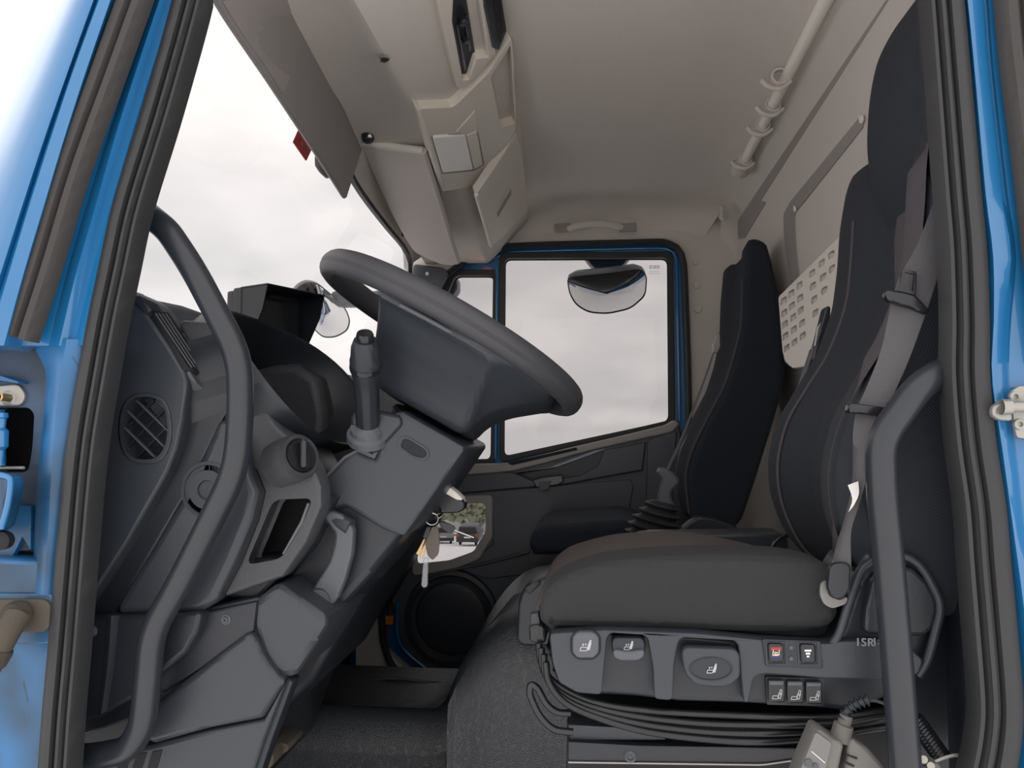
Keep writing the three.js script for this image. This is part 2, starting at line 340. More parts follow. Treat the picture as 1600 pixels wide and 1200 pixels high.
// ---------- the cab: liner, walls, floor, windscreen ----------
const line = (pts, d, n = 20) => spline(pts.map((p) => P(p[0], p[1], p[2] ?? d)), n);
{
  const rearSection = [[-0.36, 0.9], [0.2, 0.902], [0.36, 0.9], [0.43, 0.888], [0.495, 0.862], [0.535, 0.828], [0.552, 0.79], [0.567, 0.66], [0.6, 0.4], [0.64, 0.1], [0.665, -0.2], [0.67, -0.96]];
  const inset = (d) => d <= 2.96 ? 0 : 0.075 * (1 - Math.sqrt(Math.max(0, 1 - ((d - 2.96) / 0.13) ** 2)));
  const ds = [0.98, 1.3, 1.7, 2.1, 2.5, 2.8, 2.96, 3.0, 3.03, 3.06, 3.08, 3.09];
  const row = ([x, h], i) => ds.map((d) => { const k = inset(d); return W3(x - (i > 2 ? k * Math.min(1, (x - 0.2) * 3) : 0), h - (h > 0.5 ? k * 1.3 : 0), d); });
  const S = smooth2; void S;
  const fineSec = (a, b) => { const pts = rearSection.slice(a, b).map(([x, h]) => V(x, h, 0)); return new THREE.CatmullRomCurve3(pts, false, 'centripetal').getSpacedPoints((b - a) * 3).map((p) => [p.x, p.y]); };
  const ceiling = struct('ceiling', 'warm grey woven cloth roof lining over the cab');
  part('roof_lining', loftSolid(fineSec(0, 5).map(row), V(0, 0.04, 0)), M.liner, ceiling);
  part('roof_skin', rbox(1.6, 0.03, 2.3, 0.01, W3(-0.05, 0.98, 2.05)), M.blue, ceiling);
  // underside of the front shelf: header -> console edge -> roof
  const hU = (d) => d < 2 ? 0.782 : lerp(0.782, 0.69, Math.pow((d - 2) / 1.05, 1.6));
  const fd = [0.99, 1.3, 1.6, 1.86, 2.1, 2.37, 2.65, 2.85, 2.98, 3.08];
  const glassTop = [[285, -170, 1.03], [330, -100, 1.15], [400, 0, 1.36], [468, 116, 1.62], [528, 228, 1.92], [556, 290, 2.12], [600, 350, 2.48], [630, 386, 2.76], [640, 408, 2.92], [641, 430, 3.0]].map((a) => P(...a));
  const gt = spline(glassTop, 24), xH = (d) => { let b = gt[0]; for (const p of gt) if (Math.abs(1 - p.z - d) < Math.abs(1 - b.z - d)) b = p; return b.x; };
  const shelf = [[0, 0.02], [0.4, 0.026], [0.75, 0.018], [0.93, 0.004], [1, 0]].map(([t, dh]) => fd.map((d) => W3(lerp(xH(d) + 0.045, -0.43, t), hU(d) + dh * Math.max(0, Math.min(1, (2.1 - d) / 0.25)), d)));
  for (const t of [0.08, 0.3, 0.55, 0.8, 1]) shelf.push(fd.map((d) => W3(lerp(-0.42, -0.2 - Math.max(0, d - 2) * 0.06, t), lerp(hU(d) + 0.004, 0.9 - Math.max(0, d - 2.1) * 0.05, t), d)));
  part('front_shelf', loftSolid(shelf, V(-0.02, 0.03, 0)), M.liner, ceiling);
  const hdr = gt.map((p) => V(p.x + 0.047, 1.95 + hU(1 - p.z) + 0.022 * Math.max(0.1, Math.min(1, (p.z + 1.1) / 0.25)), p.z));
  const mid = gt.map((p, i) => p.clone().lerp(hdr[i], 0.45).add(V(-0.008, 0.018, 0)));
  part('windscreen_header', loftSolid([gt.map((p) => p.clone().add(V(0.004, 0, 0))), mid, hdr], V(-0.03, 0.03, 0)), M.linerPlastic, ceiling);
  part('header_edge', sweep(gt, [[-0.006, -0.006], [0.006, -0.006], [0.008, 0.008], [-0.008, 0.008]], { axis: V(1, 0, 0) }), M.plasticDark, ceiling);
  part('roof_rail', rbox(1.3, 0.2, 0.1, 0.03, W3(-0.02, 0.88, 0.98)), M.blue, ceiling);

  const rear = struct('wall_rear', 'grey moulded rear cab lining with grooves and a recessed panel');
  part('lining', loftSolid(fineSec(4, 12).map(row), V(0.05, 0.0, 0)), M.linerPlastic, rear);
  part('rear_skin', rbox(0.03, 2.0, 2.3, 0.01, W3(0.745, -0.02, 2.05)), M.blue, rear);
  const wp = plane(W3(0.552, 0.79, 2), V(0, 0, -1), V(-0.992, -0.13, 0));
  part('groove', extP([[1374, -20], [1402, -20], [1151, 372], [1120, 377], [1080, 381], [1080, 375], [1118, 370], [1139, 362]], wp, 0.0035, 0.006, { b: 0.001, r: 0.02 }), M.linerDark, rear);
  part('groove', extP([[1187, 313], [1196, 317], [1163, 372], [1148, 374]], wp, 0.003, 0.006, { b: 0.001, r: 0.01 }), M.linerDark, rear);
  const wp2 = plane(W3(0.585, 0.52, 2), V(0, 0, -1), V(-0.992, -0.126, 0));
  part('panel_groove', extP([[1347, 178], [1349, 198], [1260, 311], [1241, 334], [1243, 380], [1254, 480], [1240, 480], [1226, 380], [1224, 335], [1234, 316]], wp2, 0.004, 0.01, { b: 0.001, r: 0.02 }), M.linerDark, rear);
  for (const [x, y] of [[1347, 186], [1243, 326]]) part('lining_clip', disc(onPlane(x, y, wp2, 0.006), wp2.n, 0.009, 0.004), M.creamPale, rear);
  part('recessed_panel', extP([[1352, 205], [1420, 150], [1420, 520], [1262, 520], [1250, 380], [1247, 338], [1266, 313]], wp2, 0.0035, 0.008, { b: 0.001, r: 0.03 }), M.linerPlastic, rear);

  // far side of the cab around the passenger door
  const open = [[585, 700], [604, 600], [640, 510], [690, 436], [735, 402], [790, 384], [1026, 377], [1044, 379], [1057, 385], [1065, 395], [1069, 410], [1071, 440], [1077, 650], [1066, 1062], [655, 1062], [600, 1010], [590, 860]];
  const right = struct('wall_right', 'far side of the cab around the passenger door');
  part('side_lining', ext([[556, 1250], [556, 620], [604, 545], [641, 442], [641, 408], [634, 390], [690, 330], [815, 306], [1100, 306], [1180, 380], [1200, 800], [1200, 1250]], 3.09, 0.07, { b: 0.004, holes: [open] }), M.linerPlastic, right);
  part('outer_skin', ext([[520, 1250], [520, 620], [596, 545], [632, 442], [690, 330], [1200, 306], [1230, 800], [1230, 1250]], 3.18, 0.02, { b: 0.003, holes: [[[785, 399], [1049, 398], [1051, 654], [785, 718]], [[707, 427], [773, 426], [769, 722], [622, 724], [632, 600]], [[652, 780], [768, 776], [768, 838], [746, 872], [700, 888], [648, 893]]] }), M.blue, right);
  part('door_seal', sweep(spline(open.map((p) => P(...p, 3.075)), 160, true, 0.3), [[-0.012, -0.012], [0.012, -0.012], [0.013, 0.004], [0.004, 0.012], [-0.008, 0.01]], { cap0: false, cap1: false }), M.rubber, right);
  part('pillar_trim', ext([[645, 412], [690, 418], [702, 424], [690, 448], [664, 500], [640, 560], [616, 560], [641, 470]], 3.05, 0.04, { b: 0.008, r: 0.02 }), M.plasticLight, right);
  part('trim_button', disc(P(668, 428, 3.045), V(0, 0, 1), 0.007, 0.008), M.creamPale, right);
  for (const [x, y, r] of [[1087, 410, 0.011], [1088, 445, 0.015], [1090, 483, 0.015]]) part('trim_button', disc(P(x, y, 3.086), V(0, 0, 1), r, 0.006), M.linerPlastic, right);
  // wiring in the far hinge pillar
  part('hinge_pillar', ext([[560, 800], [640, 800], [622, 900], [618, 1000], [660, 1050], [660, 1120], [540, 1120]], 3.2, 0.03), M.blue, right);

  // floor, engine tunnel, bulkhead
  const fl = struct('floor', 'black ribbed rubber floor with the engine tunnel');
  part('floor_pan', rbox(1.75, 0.05, 2.2, 0.01, W3(-0.15, -0.975, 2.07)), M.vinyl, fl);
  // tunnel mat: flat front, then a bulge rising under the seats
  const sec = () => [[-1.0, -0.67], [-0.6, -0.672], [-0.42, -0.672], [-0.37, -0.668], [-0.346, -0.64], [-0.33, -0.6], [-0.312, -0.545], [-0.29, -0.495], [-0.26, -0.452], [-0.222, -0.412], [-0.19, -0.39], [-0.16, -0.38], [-0.1, -0.374], [0.1, -0.37], [0.6, -0.366]];
  const tunnelRows = [];
  const zs = [[1.62, -0.45, 0], [1.625, -0.1, 0], [1.64, -0.03, 0], [1.67, -0.008, 0], [1.72, 0, 0], [1.9, 0, 0], [2.1, 0, 0], [2.22, 0, 0], [2.26, -0.02, 0], [2.275, -0.45, 0]];
  for (const [d, dh] of zs) tunnelRows.push(spline(sec(0).map(([x, h]) => W3(x + (dh < 0 ? -dh * 0.0 : 0), Math.max(-0.96, h + dh), d + (h > -0.6 ? 0 : 0.24 * (d < 1.8 ? 1 : 0))).add(V(0, 0.0, 0))), 46));
  part('engine_tunnel', toCreasedNormals(outward(gridGeo(tunnelRows)), 1.2), M.vinyl, fl);
  part('tunnel_ridge', splineTube([[556, 1061, 2.1], [620, 1058, 2.1], [660, 1062, 2.1], [700, 1066, 2.1]].map((a) => P(...a).add(V(0, -0.004, 0))), 0.004, 20), M.vinyl, fl);
  const fr = struct('wall_front', 'dark bulkhead below the dashboard');
  part('bulkhead', rbox(0.04, 1.1, 2.2, 0.01, W3(-1.02, -0.45, 2.05)), M.plasticDark, fr);
  part('front_panel', rbox(0.03, 1.25, 2.3, 0.01, W3(-1.07, -0.5, 2.05)), M.blue, fr);

  const ws = struct('window_1', 'large windscreen of the truck');
  const gb = gt.map((p) => V(Math.min(p.x - 0.215, -0.84 - 0.06 * Math.min(1, (1 - p.z - 1) / 0.6)), 1.95 + 0.08, p.z));
  const rowsG = [0, 0.25, 0.5, 0.75, 1].map((t) => gt.map((p, i) => p.clone().lerp(gb[i], t).add(V(-0.012 * Math.sin(t * Math.PI), 0, 0))));
  part('pane', gridGeo(rowsG), M.glass, ws);
  part('pane_border', sweep(rowsG.map((r) => r[24].clone()), [[-0.02, -0.008], [0.008, -0.008], [0.008, 0.012], [-0.02, 0.012]]), M.plasticDark, ws);
}
// ---------- the passenger door ----------
{
  const door = struct('door_1', 'blue passenger door with dark inner panel on the far side');
  const D = 3.12; M.sill = std(lin(0.34, 0.32, 0.3), 0.4);
  const mainHole = [[785, 399], [1049, 398], [1051, 654], [785, 718]], quarterHole = [[707, 427], [773, 426], [769, 722], [622, 724], [632, 600]];
  part('door_frame', ext([[583, 700], [600, 600], [636, 510], [688, 437], [733, 404], [790, 387], [1036, 381], [1056, 388], [1064, 408], [1072, 650], [1061, 1056], [658, 1056], [605, 1008], [592, 860]], D, 0.05, { b: 0.005, holes: [mainHole, quarterHole, [[652, 780], [768, 776], [768, 838], [746, 872], [700, 888], [648, 893]]] }), M.blue, door);
  const ridge = (pts, r, m = M.blue) => part('frame_ridge', tube(spline(pts.map((p) => P(p[0], p[1], D - 0.002)), 60, false, 0.2), r, { seg: 10 }), m, door);
  ridge([[757, 413], [800, 394], [1030, 388], [1050, 394], [1057, 410], [1062, 660]], 0.008);
  ridge([[777, 420], [776, 560], [774, 716]], 0.011);
  ridge([[700, 428], [676, 470], [652, 520], [630, 590]], 0.01);
  part('main_window_seal', ext([[780, 394], [1052, 393], [1055, 661], [780, 724]], D - 0.012, 0.05, { b: 0.004, holes: [[[790, 405], [1042, 404], [1044, 656], [788, 711]]], hr: 0.02, r: 0.03 }), M.rubber, door);
  part('main_window', ext([[784, 398], [1049, 397], [1051, 657], [784, 720]], D + 0.02, 0.004, { b: 0 }), M.glass, door);
  part('quarter_window_seal', ext([[700, 421], [777, 421], [773, 728], [615, 728], [626, 596]], D - 0.012, 0.05, { b: 0.004, holes: [[[712, 432], [769, 432], [765, 716], [636, 718], [644, 600]]], hr: 0.02, r: 0.03 }), M.rubber, door);
  part('quarter_window', ext([[705, 426], [774, 426], [770, 724], [624, 726], [632, 600]], D + 0.02, 0.004, { b: 0 }), M.glass, door);
  { // maker's etching, read from outside, so mirrored from in here
    const c = document.createElement('canvas'); c.width = 256; c.height = 160; const g = c.getContext('2d'); g.fillStyle = 'rgba(40,36,38,0.85)'; g.font = 'bold 62px sans-serif'; g.textAlign = 'center'; g.fillText('IVECO', 128, 60); g.fillStyle = 'rgba(60,56,58,0.25)'; g.fillRect(40, 92, 176, 12); g.fillRect(30, 120, 196, 12);
    const tx = new THREE.CanvasTexture(c); tx.colorSpace = THREE.SRGBColorSpace; const mm = std('#ffffff', 0.8, { map: tx, transparent: true });
    const at = (x0, y0, x1, y1) => quad([P(x0, y0, D + 0.017), P(x1, y0, D + 0.017), P(x1, y1, D + 0.017), P(x0, y1, D + 0.017)], true);
    part('glass_etching', at(1011, 413, 1034, 431), mm, door); part('glass_etching', at(727, 790, 748, 805), mm, door);
  }
  // inner panel with pocket
  const lowHole = [[655, 788], [757, 787], [757, 832], [740, 861], [700, 876], [652, 882]];
  part('inner_panel', ext([[590, 745], [700, 730], [790, 727], [1047, 664], [1060, 655], [1066, 690], [1056, 1052], [668, 1050], [628, 1008], [612, 940], [600, 860]], 3.07, 0.045, { b: 0.008, bs: 3, holes: [lowHole, [[800, 741], [860, 733], [930, 707], [941, 705], [932, 728], [905, 742], [838, 752]]] }), M.door, door);
  part('pocket_back', ext([[795, 742], [870, 730], [946, 702], [950, 770], [795, 770]], 3.1, 0.01), M.plastic, door);
  part('sill_ledge', ext([[694, 727], [790, 724], [870, 705], [1040, 664], [1053, 656], [1063, 662], [1050, 676], [930, 703], [860, 722], [800, 737], [720, 744]], 3.055, 0.06, { b: 0.008, bs: 4, r: 0.01 }), M.sill, door);
  part('demister_slot', ext([[792, 723], [900, 699], [903, 703], [800, 727]], 3.052, 0.01, { b: 0.001 }), M.black, door);
  part('armrest_band', ext([[690, 742], [800, 738], [838, 753], [905, 744], [934, 729], [945, 703], [1010, 690], [1004, 735], [880, 758], [708, 772]], 3.05, 0.03, { b: 0.007, bs: 3 }), M.door, door);
  part('lower_panel', ext([[700, 774], [985, 749], [990, 760], [968, 880], [760, 905], [720, 890], [770, 850], [768, 778]], 3.06, 0.02, { b: 0.005 }), M.door, door);
  part('rear_trim', ext([[1012, 688], [1058, 672], [1052, 760], [1030, 900], [1000, 900], [1010, 760]], 3.052, 0.03, { b: 0.006 }), M.door, door);
  const dh = part('door_handle', ext([[832, 751], [842, 747], [878, 743], [881, 752], [872, 758], [838, 762]], 3.035, 0.03, { b: 0.004, r: 0.004 }), M.gloss, door);
  part('handle_pull', ext([[842, 753], [862, 751], [857, 765], [842, 767]], 3.03, 0.01, { b: 0.002 }), M.plasticLight, dh);
  // low kerb-view window
  part('low_window_trim', ext([[646, 777], [770, 773], [770, 840], [748, 875], [702, 892], [644, 900]], 3.05, 0.03, { b: 0.005, bs: 3, r: 0.02, holes: [[[655, 790], [757, 788], [757, 830], [738, 861], [700, 875], [652, 880]]], hr: 0.012 }), M.sill, door);
  part('low_window', ext([[650, 783], [762, 782], [762, 836], [742, 866], [700, 880], [648, 886]], D + 0.02, 0.004, { b: 0 }), M.glass, door);
  part('speaker_recess', [turned(P(705, 966, 3.055), V(0, 0, 1), [[0.19, -0.01], [0.185, 0.004], [0.168, 0.006], [0.16, -0.004], [0.145, -0.006], [0.135, 0.004], [0.12, 0.006], [0.03, 0.004], [0, 0.004]], 40)], M.plastic, door);
  part('lower_trim_edge', tube(spline([[660, 905], [690, 894], [760, 880], [828, 862]].map((p) => P(...p, 3.05)), 30), 0.006, { seg: 8 }), M.plasticLight, door);
  part('door_lower_edge', tube(spline([[622, 940], [620, 985], [628, 1010], [645, 1028], [668, 1046]].map((p) => P(...p, 3.06)), 30), 0.006, { seg: 8 }), M.blue, door);
}
// ---------- driver's door opening: blue pillars ----------
{
  const left = struct('wall_left', 'blue bodywork around the open driver doorway');
  const lines = [
    [[108, -50, 0.97], [42, 100, 0.97], [-12, 220, 0.97], [-62, 330, 0.97], [-108, 430, 0.97], [-155, 540, 0.97]],
    [[128, -50, 0.93], [66, 100, 0.93], [15, 220, 0.93], [-30, 330, 0.93], [-70, 430, 0.93], [-112, 540, 0.93]],
    [[152, -50, 0.915], [94, 100, 0.915], [50, 220, 0.915], [10, 330, 0.915], [-26, 430, 0.915], [-66, 540, 0.915]],
    [[164, -50, 0.916], [110, 100, 0.916], [68, 220, 0.916], [32, 330, 0.916], [0, 430, 0.916], [-36, 540, 0.916]],
    [[169, -50, 0.925], [114, 100, 0.925], [73, 220, 0.925], [38, 330, 0.925], [7, 430, 0.925], [-28, 540, 0.925]],
    [[173, -50, 0.916], [118, 100, 0.916], [78, 220, 0.916], [43, 330, 0.916], [13, 430, 0.916], [-20, 540, 0.916]],
    [[190, -50, 0.92], [138, 100, 0.92], [99, 220, 0.92], [66, 330, 0.92], [36, 430, 0.92], [6, 540, 0.92]],
    [[205, -50, 0.955], [154, 100, 0.955], [118, 220, 0.955], [88, 330, 0.955], [60, 430, 0.955], [34, 540, 0.955]],
    [[256, -50, 0.965], [205, 100, 0.965], [166, 220, 0.965], [132, 330, 0.965], [103, 430, 0.965], [76, 540, 0.965]],
    [[266, -50, 0.958], [216, 100, 0.958], [178, 220, 0.958], [147, 330, 0.958], [118, 430, 0.958], [92, 540, 0.958]],
    [[276, -50, 0.968], [227, 100, 0.968], [190, 220, 0.968], [158, 330, 0.968], [132, 430, 0.968], [108, 540, 0.968]],
    [[288, -50, 0.962], [240, 100, 0.962], [203, 220, 0.962], [173, 330, 0.962], [150, 430, 0.962], [130, 540, 0.962]],
    [[300, -50, 0.975], [256, 100, 0.975], [220, 220, 0.975], [192, 330, 0.975], [172, 430, 0.975], [155, 540, 0.975]],
  ];
  const upward = (l) => { const [a, b] = l, k = 2; return [[a[0] + (a[0] - b[0]) * k, a[1] + (a[1] - b[1]) * k, ...(a.length > 2 ? [a[2] + 0.02] : [])], ...l]; };   // on up to the roof
  lines.forEach((l, i) => { lines[i] = upward(l); });
  part('front_pillar', loftSolid(lines.map((l) => line(l, 0, 24)), V(-0.02, 0, -0.08), 0.6), M.blue, left);
  const hole = [[-14, 640], [46, 640], [53, 648], [50, 700], [44, 735], [-14, 735]];
  const dirtTex = (() => { const c = document.createElement('canvas'); c.width = c.height = 512; const g = c.getContext('2d'); g.fillStyle = '#fff'; g.fillRect(0, 0, 512, 512);
    let s = 5; const q = () => { s = (s * 16807) % 2147483647; return s / 2147483647; };
    for (let i = 0; i < 90; i++) { const x = q() * 512, y = q() * 512, r = 20 + q() * 60, gr = g.createRadialGradient(x, y, 1, x, y, r); gr.addColorStop(0, 'rgba(60,52,42,0.3)'); gr.addColorStop(1, 'rgba(70,60,48,0)'); g.fillStyle = gr; g.fillRect(0, 0, 512, 512); }
    for (let i = 0; i < 40; i++) { g.strokeStyle = `rgba(50,45,40,${0.2 + q() * 0.3})`; g.lineWidth = 1 + q() * 2; g.beginPath(); const x = q() * 512, y = q() * 512; g.moveTo(x, y); g.lineTo(x + (q() - 0.5) * 40, y + q() * 50); g.stroke(); }
    const t = new THREE.CanvasTexture(c); t.colorSpace = THREE.SRGBColorSpace; t.wrapS = t.wrapT = THREE.RepeatWrapping; t.repeat.set(2.2, 2.2); return t; })();
  M.blueDirty = phy(lin(0.0085, 0.122, 0.305), 0.5, { map: dirtTex, clearcoat: 0.5, clearcoatRoughness: 0.25 });
  const slateDirt = phy(lin(0.05, 0.085, 0.15), 0.55, { map: dirtTex });
  part('hinge_plate', ext([[-160, 470], [62, 470], [80, 560], [76, 600], [70, 700], [62, 775], [50, 860], [-160, 870]], 0.99, 0.03, { b: 0.003, holes: [hole], hr: 0.008 }), slateDirt, left);
  part('hinge_pocket', ext([[-40, 600], [70, 600], [70, 770], [-40, 770]], 1.06, 0.02), M.black, left);
  const fa = [[55, 545], [72, 585], [68, 640], [63, 700], [58, 760], [54, 820], [52, 870], [50, 930]], fb = [[92, 530], [82, 590], [76, 640], [71, 700], [67, 760], [64, 820], [60, 870], [56, 930]], fc = [[132, 530], [122, 590], [114, 640], [107, 700], [100, 760], [95, 820], [90, 870], [86, 930]], fd2 = [[160, 530], [148, 590], [140, 640], [133, 700], [126, 760], [120, 820], [113, 870], [108, 930]];
  part('pillar_flange', loftSolid([line(fa, 0.985), line(fb, 0.962), line(fb.map(([x, y]) => [x + 12, y]), 0.958), line(fc, 0.968), line(fd2, 0.985)], V(0, 0, -0.05), 0.7), M.blueDirty, left);
  part('lower_pillar', ext([[-160, 860], [10, 870], [60, 872], [108, 868], [100, 960], [92, 1060], [84, 1160], [78, 1280], [-160, 1280]], 0.966, 0.06, { b: 0.008, bs: 3 }), M.blueDirty, left);
  part('pillar_recess', ext([[-20, 782], [50, 790], [50, 862], [36, 840], [20, 872], [-20, 872]], 0.982, 0.01, { b: 0.002 }), M.blueDirty, left);
  part('mount_pad_edge', ext([[-60, 926], [80, 926], [86, 932], [84, 1000], [76, 1006], [-60, 1006]], 0.962, 0.01, { b: 0.003, r: 0.006 }), M.blueDirty, left);
  // rear pillar
  const R = [
    [[1488, -40], [1500, 100], [1514, 300], [1526, 400], [1532, 500], [1530, 588], [1542, 700], [1560, 830], [1575, 950], [1586, 1080], [1583, 1180], [1575, 1260]],
    [[1502, -40], [1515, 100], [1531, 300], [1543, 400], [1545, 500], [1542, 588], [1556, 700], [1572, 830], [1588, 950], [1602, 1080], [1600, 1180], [1592, 1260]],
    [[1508, -40], [1522, 100], [1540, 300], [1552, 400], [1553, 500], [1550, 588], [1566, 700], [1584, 830], [1600, 950], [1614, 1080], [1612, 1180], [1604, 1260]],
    [[1532, -40], [1542, 100], [1564, 300], [1580, 400], [1566, 500], [1563, 588], [1574, 700], [1590, 830], [1610, 950], [1626, 1080], [1622, 1180], [1620, 1260]],
    [[1542, -40], [1552, 100], [1574, 300], [1588, 400], [1580, 500], [1577, 588], [1588, 700], [1604, 830], [1630, 950], [1640, 1080], [1640, 1180], [1640, 1260]],
    [[1560, -40], [1572, 100], [1597, 300], [1612, 400], [1620, 500], [1622, 588], [1640, 700], [1660, 830], [1680, 950], [1690, 1080], [1690, 1180], [1690, 1260]],
    [[1660, -40], [1670, 100], [1690, 300], [1700, 400], [1710, 500], [1720, 588], [1730, 700], [1740, 830], [1750, 950], [1760, 1080], [1760, 1180], [1760, 1260]],
    [[1880, -40], [1880, 100], [1880, 300], [1880, 400], [1880, 500], [1880, 588], [1880, 700], [1880, 830], [1880, 950], [1880, 1080], [1880, 1180], [1880, 1260]],
  ], dz = [0.975, 0.966, 0.955, 0.957, 0.968, 0.965, 0.96, 0.96];
  R.forEach((l, i) => { R[i] = upward(l); });
  part('rear_pillar', loftSolid(R.map((l, i) => line(l, dz[i], 48)), V(0.03, 0, -0.08), 0.6), M.blue, left);
  part('sill', rbox(1.3, 0.35, 0.1, 0.03, W3(-0.05, -1.15, 1.02)), M.blue, left);
  part('rear_pillar_trim', ext([[1440, -330], [1560, -330], [1590, 560], [1640, 1260], [1515, 1260], [1500, 760], [1484, 400]], 1.03, 0.06), M.plasticDark, left);
}
// rubber seals of the driver's doorway
{
  const ribs = [[-0.021, -0.02], [-0.021, 0.008], [-0.016, 0.016], [-0.006, 0.019], [-0.001, 0.017], [0.0005, 0.008], [0.003, 0.007], [0.005, 0.014], [0.0095, 0.015], [0.0115, 0.006], [0.013, 0.004], [0.0155, 0.011], [0.0195, 0.011], [0.022, 0.004], [0.022, -0.02]];
  const Lc = [[302, -45], [298, 0], [251, 170], [205, 320], [183, 420], [166, 500], [150, 590], [135, 680], [125, 770], [114, 900], [105, 1010], [96, 1110], [89, 1210], [84, 1270]];
  Lc.unshift([360, -300]); const L = line(Lc, 0.975, 80).reverse();
  solo('rubber_seal', sweep(L, ribs), M.rubber, 'black ribbed rubber door seal running down the front edge of the doorway', 'seal', null);
  const Rc = [[1471, -45], [1483, 100], [1499, 297], [1507, 392], [1511, 505], [1511, 588], [1520, 692], [1534, 788], [1541, 876], [1550, 980], [1558, 1080], [1558, 1130], [1550, 1187], [1536, 1240]];
  solo('rubber_seal', sweep(line([[1448, -320], ...Rc], 0.968, 90), ribs, { scale: (t) => 0.9 + 0.28 * Math.min(1, t * 1.2) }), M.rubber, 'black ribbed rubber door seal curving down the rear edge of the doorway', 'seal', null);
  const strip = [[-0.021, -0.01], [-0.021, 0.006], [-0.014, 0.012], [-0.003, 0.012], [0, 0.003], [0.003, 0.003], [0.006, 0.011], [0.016, 0.012], [0.021, 0.006], [0.021, -0.01]];
  const St = [[222, -40], [198, 30], [166, 119], [112, 268], [66, 420], [31, 528]];
  solo('pillar_strip', sweep(line([[300, -290], ...St], 0.935, 46).reverse(), strip), M.rubberOld, 'weathered grey rubber strip ending halfway down the blue front pillar', 'rubber strip', null);
  const St2 = [[1588, -40], [1598, 75], [1611, 180], [1626, 297], [1640, 420], [1660, 560]];
  solo('pillar_strip', sweep(line([[1568, -300], ...St2], 0.945, 36), strip.map(([a, b]) => [a * 1.1, b])), M.rubberOld, 'grey rubber strip at the top right along the blue rear pillar', 'rubber strip', null);
}
